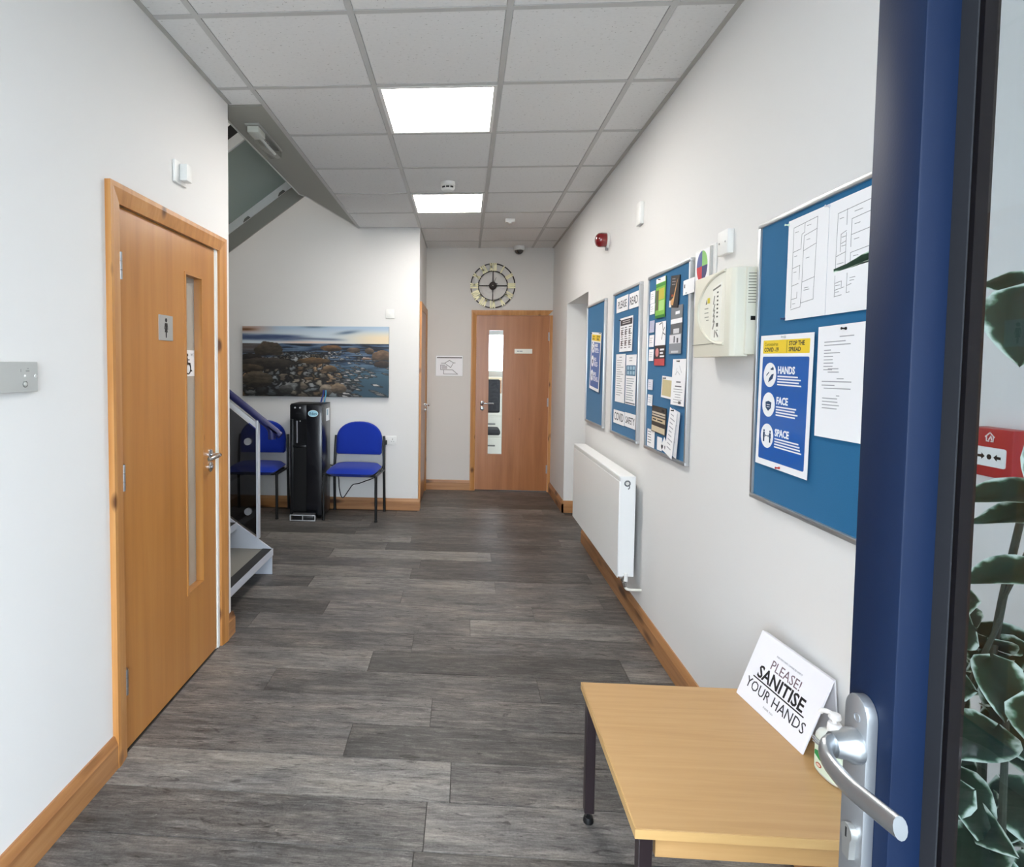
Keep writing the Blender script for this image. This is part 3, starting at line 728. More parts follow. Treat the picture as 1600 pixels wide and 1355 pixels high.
MB().lathe([(0.062, 0), (0.062, -0.035), (0.052, -0.045)], 28).build('housing', WHITEPL, t)
MB().lathe([(0.05, -0.043), (0.047, -0.06), (0.036, -0.078), (0.018, -0.088), (0.004, -0.09)], 28).build('dome', M('#0c0a0a', 0.08, coat=1.0), t)
t = thing('emergency_light', 'clear plastic emergency light on the plaster strip above the stairs', 'light', (-1.19, 3.52, H - 0.0005))
MB().box(-0.042, 0.042, -0.215, 0.215, -0.010, 0, 0.004).build('base', M('#a9aaa4', 0.5), t)
MB().box(-0.040, 0.040, -0.21, 0.21, -0.058, -0.010, 0.012).build('cover', PLASTIC_CLEAR, t)
MB().box(-0.032, 0.032, -0.20, -0.08, -0.045, -0.011, 0.004).build('battery_pack', M('#dcddd6', 0.5), t)
MB().cyl((0.0, -0.07, -0.032), (0.0, 0.19, -0.032), 0.008, 12).build('tube', M('#dcdedb', 0.3), t)

# ------------------------------------------------------------------ noticeboards and papers
BW, BH, BZ = 0.605, 0.915, 1.01
def board(y_left, label):
    t = thing('noticeboard', label, 'noticeboard', (XR, y_left, BZ), ON_R, group='blue felt noticeboards along the wall')
    MB().box(0.012, BW - 0.012, 0.012, BH - 0.012, 0, 0.014).build('felt_panel', FELT, t, smooth=False)
    f = 0.016
    for r_ in ((0, BW, BH - f, BH), (0, BW, 0, f), (0, f, f, BH - f), (BW - f, BW, f, BH - f)):
        MB().box(*r_, 0, 0.022, 0.003, 2).build('frame_rail', ALU, t)
    return t
board(4.872, 'blue noticeboard holding one slanted poster, closest to the wall recess')
board(4.035, 'blue noticeboard headed PLEASE READ with charts and letters')
board(3.287, 'blue noticeboard crowded with leaflets and cards, beside the cream alarm panel')
board(2.083, 'blue noticeboard with floor plans and COVID poster behind the navy door')

PZ = 0.0162
def sheet(name, label, cat, y_left, pts, mat=PAPER, tilt=0.0, group=None, th=0.0009, lift=0.0, rot=None):
    """paper pinned on a board: pts = (u0, v0, w, h, rot) measured from the board's corner; returns empty with origin at the paper's lower left"""
    u, v, w_, h_, rt_ = pts
    t = empty(name); tag(t, label, cat, group)
    A = Matrix(((0, 0, -1, XR), (-1, 0, 0, y_left), (0, 1, 0, BZ), (0, 0, 0, 1)))
    t.matrix_world = A @ Matrix.Translation((u, v + h_, PZ + lift)) @ Matrix.Rotation(rt_, 4, 'Z') @ Matrix.Rotation(-tilt, 4, 'X') @ Matrix.Translation((0, -h_, 0))
    if mat: MB().box(0, w_, 0, h_, 0, th).build('paper', mat, t, smooth=False)
    return t
def pin(t, x, y, mat=BLACK, z=0.001):
    MB().lathe([(0.004, z), (0.004, z + 0.002), (0.0022, z + 0.004), (0.0022, z + 0.009), (0.0036, z + 0.012)], 10, (x, y, 0)).build('pin', mat, t)
def txtlines(t, mat, x, y, w_, n, dy, th=0.003, z=0.0009, seed=1, al='L', ragged=0.4):
    rr = random.Random(seed); rs = []
    for k in range(n):
        ww = w_ * rr.uniform(1 - ragged, 1); xx = x if al == 'L' else x + (w_ - ww) / 2
        rs.append((xx, y - dy * k - th, xx + ww, y - dy * k))
    return bars(t, 'printed_lines', mat, rs, z, z + 0.0003)
Z1 = 0.0010

def covid_poster(y_left, pts, label, cat, tilt, lift):
    t = sheet('health_poster', label, cat, y_left, pts, tilt=tilt, lift=lift)
    w_, h_ = pts[2], pts[3]; s = w_ / 0.30
    BL = M('#145cae', 0.35, coat=0.3) if s > 0.9 else M('#2b4487', 0.5)
    YEL = M('#f0cf2c', 0.5)
    MB().prism(rrect(0.018 * s, 0.02 * s, w_ - 0.018 * s, h_ - 0.068 * s, 0.006 * s), 0.0009, 0.0011).build('blue_field', BL, t, smooth=False)
    MB().prism(rrect(0.018 * s, h_ - 0.058 * s, w_ - 0.018 * s, h_ - 0.016 * s, 0.003 * s), 0.0009, 0.0011).build('yellow_banner', YEL, t, smooth=False)
    text('Coronavirus', t, M('#8d7a1c', 0.7), 0.026 * s, h_ - 0.034 * s, 0.0012, 0.0165 * s)
    text('COVID -19', t, INK, 0.026 * s, h_ - 0.052 * s, 0.0012, 0.0185 * s, bold=0.0004 * s)
    text('STOP THE', t, INK, 0.172 * s, h_ - 0.034 * s, 0.0012, 0.0185 * s, bold=0.0004 * s)
    text('SPREAD', t, INK, 0.172 * s, h_ - 0.052 * s, 0.0012, 0.0185 * s, bold=0.0004 * s)
    MB().box(0.160 * s, 0.1615 * s, h_ - 0.056 * s, h_ - 0.018 * s, 0.0011, 0.0013).build('banner_rule', INK, t, smooth=False)
    W_ = M('#f6f7f8', 0.5)
    for i, (wd, vy) in enumerate((('HANDS', 0.292), ('FACE', 0.197), ('SPACE', 0.097))):
        vy *= s
        MB().prism(disc_pts(0.068 * s, vy, 0.039 * s), 0.0011, 0.0013).build('icon_disc', W_, t, smooth=False)
        text(wd, t, W_, 0.115 * s, vy + 0.006 * s, 0.0013, 0.031 * s, bold=0.0010 * s, sx=0.92)
        txtlines(t, W_, 0.115 * s, vy - 0.001 * s, 0.155 * s, 4, 0.0085 * s, 0.0042 * s, 0.0011, seed=i + 3, ragged=0.35)
        cx_, m = 0.068 * s, MB()
        if i == 0:
            m.prism([(cx_ - 0.008 * s, vy - 0.024 * s), (cx_ + 0.018 * s, vy - 0.012 * s), (cx_ + 0.024 * s, vy + 0.004 * s), (cx_ + 0.012 * s, vy + 0.002 * s), (cx_ - 0.002 * s, vy - 0.010 * s)], 0.0013, 0.0016)
            m.prism([(cx_ + 0.004 * s, vy + 0.016 * s), (cx_ + 0.022 * s, vy + 0.016 * s), (cx_ + 0.022 * s, vy + 0.022 * s), (cx_ + 0.016 * s, vy + 0.027 * s), (cx_ + 0.012 * s, vy + 0.022 * s), (cx_ + 0.004 * s, vy + 0.021 * s)], 0.0013, 0.0016)
            m.prism([(cx_ - 0.02 * s, vy - 0.004 * s), (cx_ - 0.004 * s, vy + 0.008 * s), (cx_ - 0.006 * s, vy + 0.010 * s), (cx_ - 0.022 * s, vy - 0.001 * s)], 0.0013, 0.0016)
        elif i == 1:
            m.prism([(cx_ - 0.018 * s, vy + 0.008 * s), (cx_, vy + 0.012 * s), (cx_ + 0.018 * s, vy + 0.008 * s), (cx_ + 0.016 * s, vy - 0.010 * s), (cx_, vy - 0.020 * s), (cx_ - 0.016 * s, vy - 0.010 * s)], 0.0013, 0.0016)
        else:
            for sx in (-1, 1):
                x_ = cx_ + sx * 0.019 * s
                m.prism(disc_pts(x_, vy + 0.015 * s, 0.0042 * s, n=12), 0.0013, 0.0016)
                m.box(x_ - 0.0055 * s, x_ + 0.0055 * s, vy - 0.006 * s, vy + 0.010 * s, 0.0013, 0.0016).box(x_ - 0.004 * s, x_ + 0.004 * s, vy - 0.020 * s, vy - 0.006 * s, 0.0013, 0.0016)
            m.box(cx_ - 0.010 * s, cx_ + 0.010 * s, vy - 0.001 * s, vy + 0.001 * s, 0.0013, 0.0016)
            for sx in (-1, 1): m.prism([(cx_ + sx * 0.012 * s, vy), (cx_ + sx * 0.007 * s, vy + 0.004 * s), (cx_ + sx * 0.007 * s, vy - 0.004 * s)], 0.0013, 0.0016)
        m.build('icon', M('#1b3f63', 0.6), t, smooth=False)
        if i == 1: bars(t, 'icon_line', W_, [(cx_ - 0.010 * s, vy - 0.001 * s, cx_ + 0.010 * s, vy + 0.001 * s), (cx_ - 0.009 * s, vy - 0.008 * s, cx_ + 0.009 * s, vy - 0.006 * s)], 0.0016, 0.0018)
    return t
t = covid_poster(2.083, (0.045, 0.125, 0.300, 0.418, -0.012), 'blue and yellow COVID poster HANDS FACE SPACE below the floor plans', 'poster', 0.006, 0.004)
pin(t, 0.15, 0.41, M('#c9c9c9', 0.4)); pin(t, 0.152, 0.008, M('#b8332e', 0.4))
t = covid_poster(4.872, (0.20, 0.27, 0.325, 0.43, -0.07), 'slanted blue and yellow HANDS FACE SPACE poster alone on its noticeboard', 'poster', 0.01, 0.004)
pin(t, 0.01, 0.42); pin(t, 0.30, 0.425)

# floor plan: two taped sheets
t = sheet('floor_plan', 'large white sheet of building floor plans pinned at the noticeboard top', 'paper', 2.083, (0.186, 0.583, 0.405, 0.298, 0.0), mat=None, tilt=0.004, lift=0.002)
for x0 in (0.0, 0.2035): MB().box(x0, x0 + 0.2015, 0, 0.298, 0, 0.0009).build('paper', PAPER, t, smooth=False)
a = [(.030, .272, .030, .035), (.030, .272, .150, .278), (.150, .278, .145, .085), (.030, .200, .072, .203), (.072, .203, .074, .245), (.074, .245, .088, .248), (.088, .248, .088, .275), (.030, .152, .070, .156), (.070, .156, .068, .115),
     (.030, .100, .066, .104), (.088, .238, .150, .245), (.086, .195, .148, .205), (.084, .105, .086, .238), (.084, .105, .146, .112), (.082, .045, .084, .105), (.082, .045, .144, .050), (.144, .050, .144, .085), (.030, .060, .060, .062), (.060, .062, .060, .080), (.030, .030, .080, .034), (.080, .034, .082, .060)]
b = [(.240, .150, .242, .262), (.242, .262, .400, .268), (.280, .225, .280, .265), (.258, .205, .280, .210), (.258, .160, .258, .205), (.240, .150, .280, .156), (.280, .120, .280, .205), (.258, .180, .280, .184), (.240, .115, .240, .150), (.300, .235, .400, .240), (.300, .165, .300, .235), (.300, .195, .400, .200), (.300, .150, .400, .156),
     (.300, .115, .300, .150), (.240, .045, .240, .100), (.240, .045, .270, .047), (.240, .080, .268, .083), (.268, .083, .268, .068), (.240, .062, .280, .066), (.290, .050, .290, .100), (.290, .050, .302, .051), (.290, .068, .308, .071)]
names_ = [(.038, .255, .055, .258), (.100, .262, .118, .265), (.038, .185, .052, .188), (.100, .222, .116, .225), (.038, .138, .052, .141), (.100, .170, .116, .173), (.098, .085, .118, .088), (.095, .079, .122, .082), (.038, .045, .052, .048), (.250, .245, .266, .248), (.310, .250, .340, .253), (.262, .195, .278, .198), (.262, .172, .278, .175), (.246, .128, .272, .131), (.312, .218, .332, .221), (.312, .180, .330, .183), (.312, .138, .330, .141), (.302, .085, .322, .088), (.302, .078, .318, .081), (.244, .072, .262, .075), (.244, .055, .258, .058)]
segs(t, 'plan_lines', M('#8d8d90', 0.7), a + b + [(x0, (y0 + y1) / 2, x1, (y0 + y1) / 2) for x0, y0, x1, y1 in names_], 0.0015, 0.0009, 0.0012)
pin(t, 0.002, 0.288, M('#cfe5d2', 0.4)); pin(t, 0.203, 0.292, M('#c9cbd4', 0.4)); pin(t, -0.002, 0.006, M('#15305e', 0.4))
t = sheet('letter', 'white typed letter pinned beside the COVID poster under the floor plans', 'paper', 2.083, (0.362, 0.252, 0.212, 0.300, 0.012), tilt=0.008, lift=0.003)
for k, (x, y, w_, n) in enumerate(((0.095, 0.270, 0.06, 1), (0.03, 0.258, 0.115, 2), (0.03, 0.236, 0.03, 1), (0.03, 0.228, 0.085, 1), (0.03, 0.219, 0.05, 5), (0.05, 0.186, 0.05, 2), (0.09, 0.160, 0.03, 1), (0.025, 0.152, 0.15, 1), (0.025, 0.142, 0.07, 1), (0.035, 0.134, 0.13, 1), (0.09, 0.115, 0.015, 1), (0.03, 0.107, 0.075, 4))):
    txtlines(t, GREYINK, x, y, w_, n, 0.0088, 0.0024, seed=k, ragged=0.25)
pin(t, 0.12, 0.288)

# PLEASE READ board
YP = 4.035
CARD = 'cards on the PLEASE READ noticeboard'
for nm, u, v, w_, h_, body, lab in (('word_card', 0.090, 0.780, 0.270, 0.093, 'PLEASE', 'white card reading PLEASE at a noticeboard top'), ('word_card', 0.382, 0.779, 0.196, 0.090, 'READ', 'white card reading READ beside the PLEASE card'),
                                  ('word_card', 0.075, 0.075, 0.262, 0.085, 'COVID', 'white card reading COVID at the foot of a noticeboard'), ('word_card', 0.346, 0.078, 0.230, 0.085, 'SAFETY', 'white card reading SAFETY beside the COVID word card')):
    t = sheet(nm, lab, 'card', YP, (u, v, w_, h_, 0.0), tilt=0.01, lift=0.001, group=CARD)
    text(body, t, M('#3a4048', 0.6), w_ / 2, h_ * 0.25, 0.001, {'PLEASE': 0.066, 'READ': 0.066, 'COVID': 0.072, 'SAFETY': 0.058}[body], 'CENTER', bold=0.0006)
t = sheet('wall_chart', 'white chart with black heading below the PLEASE READ cards', 'paper', YP, (0.190, 0.53, 0.286, 0.208, 0.0), tilt=0.01, lift=0.002)
rect(t, 'black_heading', M('#2c2226', 0.6), 0.012, 0.160, 0.274, 0.196, 0.0009, 0.0012)
txtlines(t, M('#cfc9c4', 0.6), 0.05, 0.188, 0.19, 2, 0.012, 0.005, 0.0012, 5, 'C')
for k in range(6): MB().prism(disc_pts(0.05 + 0.085 * (k % 3), 0.115 - 0.062 * (k // 3), 0.016, n=14), 0.0009, 0.0012).build('chart_symbol', M('#7a7270', 0.6), t, smooth=False)
for k in range(3): txtlines(t, M('#4a4446', 0.6), 0.028 + 0.088 * k, 0.148, 0.066, 10, 0.0135, 0.005, 0.0009, 20 + k)
pin(t, 0.012, 0.196)
t = sheet('letter', 'white typed letter below the chart on the PLEASE READ noticeboard', 'paper', YP, (0.107, 0.214, 0.222, 0.302, 0.0), tilt=0.006, lift=0.001)
txtlines(t, GREYINK, 0.08, 0.285, 0.06, 1, 0.02, 0.005, seed=2); txtlines(t, GREYINK, 0.025, 0.265, 0.17, 16, 0.0145, 0.004, seed=9, ragged=0.5)
t = sheet('leaflet', 'white leaflet with a blue picture band beside the typed letter', 'paper', YP, (0.349, 0.214, 0.214, 0.294, 0.0), tilt=0.006, lift=0.001)
rect(t, 'blue_band', M('#40708f', 0.6), 0.008, 0.170, 0.206, 0.232, 0.0009, 0.0011)
bars(t, 'pale_icons', M('#9fc0d2', 0.6), [(0.03 + 0.058 * (k % 3), 0.178 + 0.028 * (k // 3), 0.07 + 0.058 * (k % 3), 0.198 + 0.028 * (k // 3)) for k in range(6)], 0.0011, 0.0013)
txtlines(t, GREYINK, 0.07, 0.278, 0.09, 2, 0.016, 0.005, seed=4); txtlines(t, M('#9aa6ae', 0.6), 0.02, 0.155, 0.17, 10, 0.0138, 0.0045, seed=6)
rect(t, 'dark_footer', M('#31404c', 0.6), 0.008, 0.006, 0.206, 0.012, 0.0009, 0.0011)

# leaflet board
YL = 3.287
def leaf_sheet(label, pts, mat=PAPER, name='leaflet', cat='leaflet', tilt=0.012, lift=0.001, group='leaflets and cards on the crowded noticeboard', th=0.0009):
    return sheet(name, label, cat, YL, pts, mat, tilt, group, th, lift)
t = leaf_sheet('bright green and yellow leaflet at the top of the crowded noticeboard', (0.142, 0.684, 0.141, 0.200, 0.0), M('#7fbf45', 0.5), th=0.003)
rect(t, 'white_top', PAPER, 0, 0.175, 0.141, 0.2, 0.003, 0.0033); rect(t, 'green_band', M('#3f8f3a', 0.5), 0, 0.155, 0.141, 0.172, 0.003, 0.0033)
rect(t, 'yellow_block', M('#c8b93f', 0.5), 0.05, 0.09, 0.13, 0.145, 0.003, 0.0033); rect(t, 'pale_block', M('#b5dd8b', 0.5), 0.055, 0.035, 0.132, 0.085, 0.003, 0.0033)
rect(t, 'photo_strip', M('#5c5a45', 0.5), 0.006, 0.04, 0.045, 0.14, 0.003, 0.0033); rect(t, 'dark_foot', M('#2c7a2f', 0.5), 0, 0, 0.141, 0.014, 0.003, 0.0033); pin(t, 0.06, 0.192)
t = leaf_sheet('black leaflet picturing orange food, tilted, beside the green leaflet', (0.361, 0.722, 0.118, 0.148, -0.10), M('#1d1a1c', 0.4), th=0.003)
MB().prism([(0.015, 0.03), (0.05, 0.045), (0.085, 0.12), (0.095, 0.135), (0.07, 0.06), (0.055, 0.01), (0.02, 0.012)], 0.003, 0.0033).build('food_picture', M('#d8a469', 0.5), t, smooth=False)
rect(t, 'white_flash', M('#e7e2da', 0.5), 0.0, 0.0, 0.032, 0.032, 0.003, 0.0033); txtlines(t, M('#9b9694', 0.6), 0.02, 0.135, 0.06, 3, 0.013, 0.004, 0.003, 3); rect(t, 'picture_fleck', M('#b5522c', 0.5), 0.025, 0.05, 0.045, 0.06, 0.003, 0.0033)
t = leaf_sheet('grey and white card under the black food leaflet', (0.370, 0.640, 0.150, 0.082, 0.0), M('#7b7f84', 0.5))
rect(t, 'white_band', PAPER, 0, 0.0, 0.15, 0.022, 0.0009, 0.0012); rect(t, 'white_word', PAPER, 0.06, 0.042, 0.115, 0.056, 0.0009, 0.0012)
t = leaf_sheet('dark grey photo card in the middle of a stack of grey cards', (0.370, 0.588, 0.150, 0.055, 0.0), M('#5c5e62', 0.5), lift=0.002)
rect(t, 'white_picture', M('#d9d9dc', 0.5), 0.04, 0.006, 0.115, 0.028, 0.0009, 0.0012)
t = leaf_sheet('grey leaflet with white photographs, lowest of the grey cards', (0.360, 0.500, 0.158, 0.092, 0.0), M('#8c9096', 0.5), lift=0.003)
rect(t, 'white_photo', M('#e4e4e8', 0.5), 0.004, 0.048, 0.15, 0.088, 0.0009, 0.0012); rect(t, 'dark_figure', M('#4c4c52', 0.5), 0.06, 0.052, 0.075, 0.082, 0.0012, 0.0014); rect(t, 'dark_figure', M('#4c4c52', 0.5), 0.1, 0.05, 0.12, 0.072, 0.0012, 0.0014); rect(t, 'pale_foot', M('#cfd2d6', 0.5), 0.03, 0.004, 0.125, 0.014, 0.0009, 0.0012)
t = leaf_sheet('white card with small dark sketch under the green leaflet', (0.143, 0.546, 0.156, 0.117, 0.0), PAPER)
segs(t, 'sketch', M('#55565c', 0.6), [(0.105, 0.11, 0.12, 0.07), (0.12, 0.07, 0.14, 0.085), (0.12, 0.07, 0.10, 0.03), (0.12, 0.06, 0.15, 0.05), (0.06, 0.105, 0.10, 0.112)], 0.005, 0.0009, 0.0012)
t = leaf_sheet('black leaflet with red foot and pink face picture', (0.141, 0.445, 0.158, 0.102, 0.0), M('#2a2023', 0.4), lift=0.002)
rect(t, 'red_foot', M('#c04a4c', 0.5), 0, 0, 0.158, 0.034, 0.0009, 0.0012); MB().prism(disc_pts(0.04, 0.066, 0.026, 0.022, 16), 0.0009, 0.0012).build('face_picture', M('#d58c8a', 0.5), t, smooth=False)
bars(t, 'white_words', PAPER, [(0.085, 0.075, 0.145, 0.084), (0.085, 0.058, 0.13, 0.067), (0.085, 0.042, 0.148, 0.05)], 0.0009, 0.0012)
for v, h_, c_, lab in ((0.768, 0.064, PAPER, 'blank white card under the frame edge, topmost of its column'), (0.712, 0.055, PAPER, 'blank white card, second down in the column by the frame edge'), (0.617, 0.062, M('#b9bdd6', 0.5), 'pale lilac card in the column of small cards by the frame'),
                       (0.542, 0.062, PAPER, 'small white card just below the pale lilac one'), (0.469, 0.060, PAPER, 'small white card beside the black leaflet with red foot'), (0.318, 0.054, M('#e2e3ee', 0.5), 'small off white card alone beside the beige card'), (0.234, 0.058, PAPER, 'small white card just above the dark menu card')):
    t = leaf_sheet(lab, (0.044, v, 0.078, h_, 0.0), c_, 'small_card', 'card', 0.03)
    txtlines(t, M('#b9bac0', 0.6), 0.012, h_ - 0.015, 0.05, 3, 0.011, 0.003, seed=int(v * 100))
t = leaf_sheet('white invitation with soft sketch and typed lines beside the beige card', (0.413, 0.263, 0.170, 0.212, 0.0), PAPER, tilt=0.03)
txtlines(t, M('#6a6a70', 0.6), 0.045, 0.110, 0.085, 2, 0.020, 0.006, seed=1, al='C'); txtlines(t, GREYINK, 0.03, 0.075, 0.115, 6, 0.012, 0.003, seed=2, al='C'); segs(t, 'sketch', M('#c2c3c8', 0.6), [(0.04, 0.14, 0.07, 0.155), (0.07, 0.155, 0.10, 0.14), (0.09, 0.18, 0.12, 0.15), (0.06, 0.17, 0.05, 0.14)], 0.003, 0.0009, 0.0012); rect(t, 'crest', INK, 0.10, 0.008, 0.13, 0.02, 0.0009, 0.0012); pin(t, 0.085, 0.202)
t = leaf_sheet('plain beige card with white border in the middle of the noticeboard', (0.270, 0.290, 0.145, 0.105, -0.03), PAPER, lift=0.002, tilt=0.03)
rect(t, 'beige_field', M('#cdbf93', 0.6), 0.01, 0.01, 0.138, 0.088, 0.0009, 0.0012); pin(t, 0.05, 0.095)
t = leaf_sheet('black and beige striped menu card low on the noticeboard', (0.130, 0.108, 0.215, 0.133, -0.02), M('#3c3530', 0.5), lift=0.002, th=0.002)
for y0, y1, c_ in ((0.095, 0.104, '#d5c9b6'), (0.083, 0.09, '#d5c9b6'), (0.054, 0.076, '#cdbb98'), (0.004, 0.032, '#d3c4a6')): rect(t, 'beige_band', M(c_, 0.6), 0.004, y0, 0.206, y1, 0.002, 0.0023)
bars(t, 'dark_words', INK, [(0.02, 0.062, 0.07, 0.068), (0.09, 0.062, 0.17, 0.068), (0.15, 0.112, 0.19, 0.124)], 0.0023, 0.0026)
t = leaf_sheet('long white folded leaflet hanging askew, in front of its twin', (0.423, 0.026, 0.098, 0.224, -0.20), PAPER, 'folded_leaflet', tilt=0.02, lift=0.012)
txtlines(t, M('#a9aab0', 0.6), 0.02, 0.20, 0.06, 9, 0.02, 0.005, seed=8); pin(t, 0.05, 0.222)
t = leaf_sheet('long white folded leaflet mostly hidden behind its twin', (0.452, 0.030, 0.092, 0.215, -0.13), M('#e3e4e8', 0.6), 'folded_leaflet', tilt=0.012, lift=0.008)
txtlines(t, M('#a9aab0', 0.6), 0.02, 0.19, 0.05, 4, 0.04, 0.004, seed=18)
t = leaf_sheet('white card with grey print in the lowest corner of the crowded noticeboard', (0.052, 0.020, 0.120, 0.092, 0.0), PAPER, 'small_card', 'card')
txtlines(t, M('#77787e', 0.6), 0.01, 0.08, 0.06, 5, 0.014, 0.004, seed=5)
t = leaf_sheet('narrow blank white strip at the foot of the crowded noticeboard', (0.216, 0.022, 0.072, 0.066, 0.0), PAPER, 'small_card', 'card')
t = leaf_sheet('pointed white card with two black hearts at the noticeboard foot', (0.282, 0.024, 0.116, 0.074, 0.0), None, 'small_card', 'card', lift=0.003)
MB().prism([(0, 0.01), (0.07, 0.0), (0.116, 0.012), (0.112, 0.05), (0.075, 0.052), (0.045, 0.074), (0.02, 0.045)], 0, 0.0009).build('paper', PAPER, t, smooth=False)
for x in (0.016, 0.066): MB().prism([(x, 0.008), (x + 0.016, 0.022), (x + 0.015, 0.032), (x + 0.008, 0.034), (x, 0.028), (x - 0.006, 0.034), (x - 0.012, 0.030), (x - 0.012, 0.022)], 0.0009, 0.0012).build('heart', INK, t, smooth=False)
t = thing('tag_card', 'little white tag bridging the noticeboard frame toward the alarm panel', 'card', (XR, YL - 0.533, BZ + 0.758), ON_R)
MB().box(0, 0.13, 0, 0.064, 0.0225, 0.0235).build('paper', PAPER, t, smooth=False); rect(t, 'black_mark', INK, 0.012, 0.030, 0.022, 0.046, 0.0235, 0.0238); rect(t, 'grey_mark', GREYINK, 0.03, 0.004, 0.045, 0.010, 0.0235, 0.0238)

# ------------------------------------------------------------------ other fittings on the long wall
t = thing('pie_chart_card', 'white card with coloured disc in a holder above the alarm panel', 'card', (XR, 2.664, 1.70), ON_R)
MB().box(0, 0.208, 0, 0.243, 0, 0.008, 0.002, 1).build('holder', WHITEPL, t)
MB().box(0.008, 0.158, 0.004, 0.236, 0.008, 0.0095).build('card', PAPER, t, smooth=False)
MB().box(0.170, 0.184, 0.0, 0.236, 0.008, 0.016, 0.001, 1).build('holder_edge', M('#b9bab8', 0.4), t)
cx_, cy_, rr_ = 0.080, 0.170, 0.056
def sector(a0, a1, n=10): return [(cx_, cy_)] + [(cx_ + rr_ * math.cos(a0 + (a1 - a0) * k / n), cy_ + rr_ * 1.15 * math.sin(a0 + (a1 - a0) * k / n)) for k in range(n + 1)]
for a0, a1, c_ in ((0, PI / 2, '#8fc873'), (PI / 2, PI, '#56639c'), (PI, 1.5 * PI, '#c8343e'), (1.5 * PI, 2 * PI, '#3c3a6e')): MB().prism(sector(a0, a1), 0.0095, 0.0098).build('disc_sector', M(c_, 0.5), t, smooth=False)

t = thing('alarm_control_box', 'cream fire alarm control panel between two noticeboards', 'alarm panel', (XR, 2.463, 1.490), ON_R)
MB().box(0.004, 0.366, 0.004, 0.300, 0, 0.045, 0.004).build('back_box', BEIGE, t)
cv = MB().prism([(0, 0.030), (0.0, 0.072), (0.012, 0.084), (0.30, 0.088), (0.338, 0.086), (0.352, 0.074), (0.356, 0.048), (0.356, 0.030)], -0.003, 0.302, 'y', 0.003)
cv.build('front_cover', BEIGE, t)
# oval recess: raised lip and inner face
oc = (0.300, 0.170); ax, by = 0.235, 0.128
el = [(oc[0] + ax * math.cos(a), oc[1] + by * math.sin(a)) for a in [PI / 2 + PI * k / 24 for k in range(25)]]
MB().prism(el, 0.0848, 0.0885).build('window_face', M('#efeddf', 0.4), t, smooth=False)
MB().tube([(x, y, 0.0885) for x, y in el], 0.006, 8).build('window_lip', M('#dcd9c8', 0.4), t)
MB().prism([(0.185, 0.06), (0.262, 0.055), (0.275, 0.262), (0.20, 0.25)], 0.0885, 0.0893).build('label_plate', M('#f5f4ea', 0.4), t, smooth=False)
bars(t, 'led_marks', M('#55554c', 0.5), [(0.235, 0.225 - 0.0145 * k, 0.247, 0.231 - 0.0145 * k) for k in range(7)] + [(0.236, 0.105, 0.250, 0.118), (0.24, 0.09, 0.247, 0.094)], 0.0893, 0.0898)
segs(t, 'label_marks', M('#77766c', 0.5), [(0.203, 0.240, 0.262, 0.250), (0.214, 0.215, 0.207, 0.19), (0.218, 0.185, 0.208, 0.165), (0.218, 0.165, 0.208, 0.145), (0.218, 0.145, 0.208, 0.125), (0.218, 0.125, 0.206, 0.100), (0.225, 0.09, 0.222, 0.07), (0.235, 0.085, 0.25, 0.07)], 0.006, 0.0893, 0.0898)
rect(t, 'yellow_sticker', M('#d8c63a', 0.5), 0.150, 0.196, 0.172, 0.216, 0.0885, 0.0892)
MB().prism([(0.134, 0.194), (0.146, 0.194), (0.142, 0.212)], 0.0885, 0.0892).build('warning_mark', M('#6e6d62', 0.5), t, smooth=False)
bars(t, 'small_print', M('#a2a194', 0.5), [(0.125, 0.176, 0.158, 0.180), (0.125, 0.160, 0.160, 0.164), (0.127, 0.144, 0.164, 0.148), (0.142, 0.132, 0.164, 0.136)], 0.0885, 0.0891)
bars(t, 'flap_line', M('#8f8d80', 0.5), [(0.008, 0.044, 0.200, 0.0465), (0.200, 0.043, 0.222, 0.052)], 0.0862, 0.0876)
m = MB()
for k in range(11): m.box(0.3655, 0.3672, 0.178 + 0.0098 * k, 0.181 + 0.0098 * k, 0.008, 0.040)
m.build('vent_slots', M('#8d8b7c', 0.6), t, smooth=False)
MB().box(0.362, 0.3668, 0.120, 0.134, 0.004, 0.030).build('cable_notch', BLACK, t, smooth=False)

def blank(name, label, cat, y, z, w_, h_, d, axes, x, extra=None):
    t = thing(name, label, cat, (x, y, z) if axes is not ON_E else (x, y, z), axes)
    MB().box(-w_ / 2, w_ / 2, -h_ / 2, h_ / 2, 0, d, 0.003).build('face_plate', WHITEPL, t)
    return t
t = blank('blanking_plate', 'white square blanking plate above the alarm panel', 'wall plate', 2.357, 1.921, 0.09, 0.09, 0.024, ON_R, XR)
for x in (-0.026, 0.026): MB().lathe([(0.004, 0.024), (0.0035, 0.0255)], 10, (x, 0, 0)).build('screw', M('#9c9c98', 0.4, 0.5), t)
t = blank('wall_sensor', 'small tall white sensor box high above the crowded noticeboard', 'sensor', 3.50, 2.314, 0.075, 0.125, 0.022, ON_R, XR)
t = thing('alarm_beacon', 'red domed fire alarm beacon high on the wall', 'alarm', (XR, 4.30, 2.332), ON_R)
MB().lathe([(0.056, 0), (0.056, 0.012), (0.052, 0.016)], 28).build('base', WHITEPL, t)
MB().lathe([(0.05, 0.014), (0.051, 0.05), (0.047, 0.07), (0.036, 0.083), (0.018, 0.09), (0.004, 0.091)], 28).build('lens', M('#7a0e14', 0.12, coat=1.0), t)
MB().box(-0.006, 0.006, -0.072, -0.052, 0, 0.02).build('cable_gland', M('#9a9a98', 0.5), t)

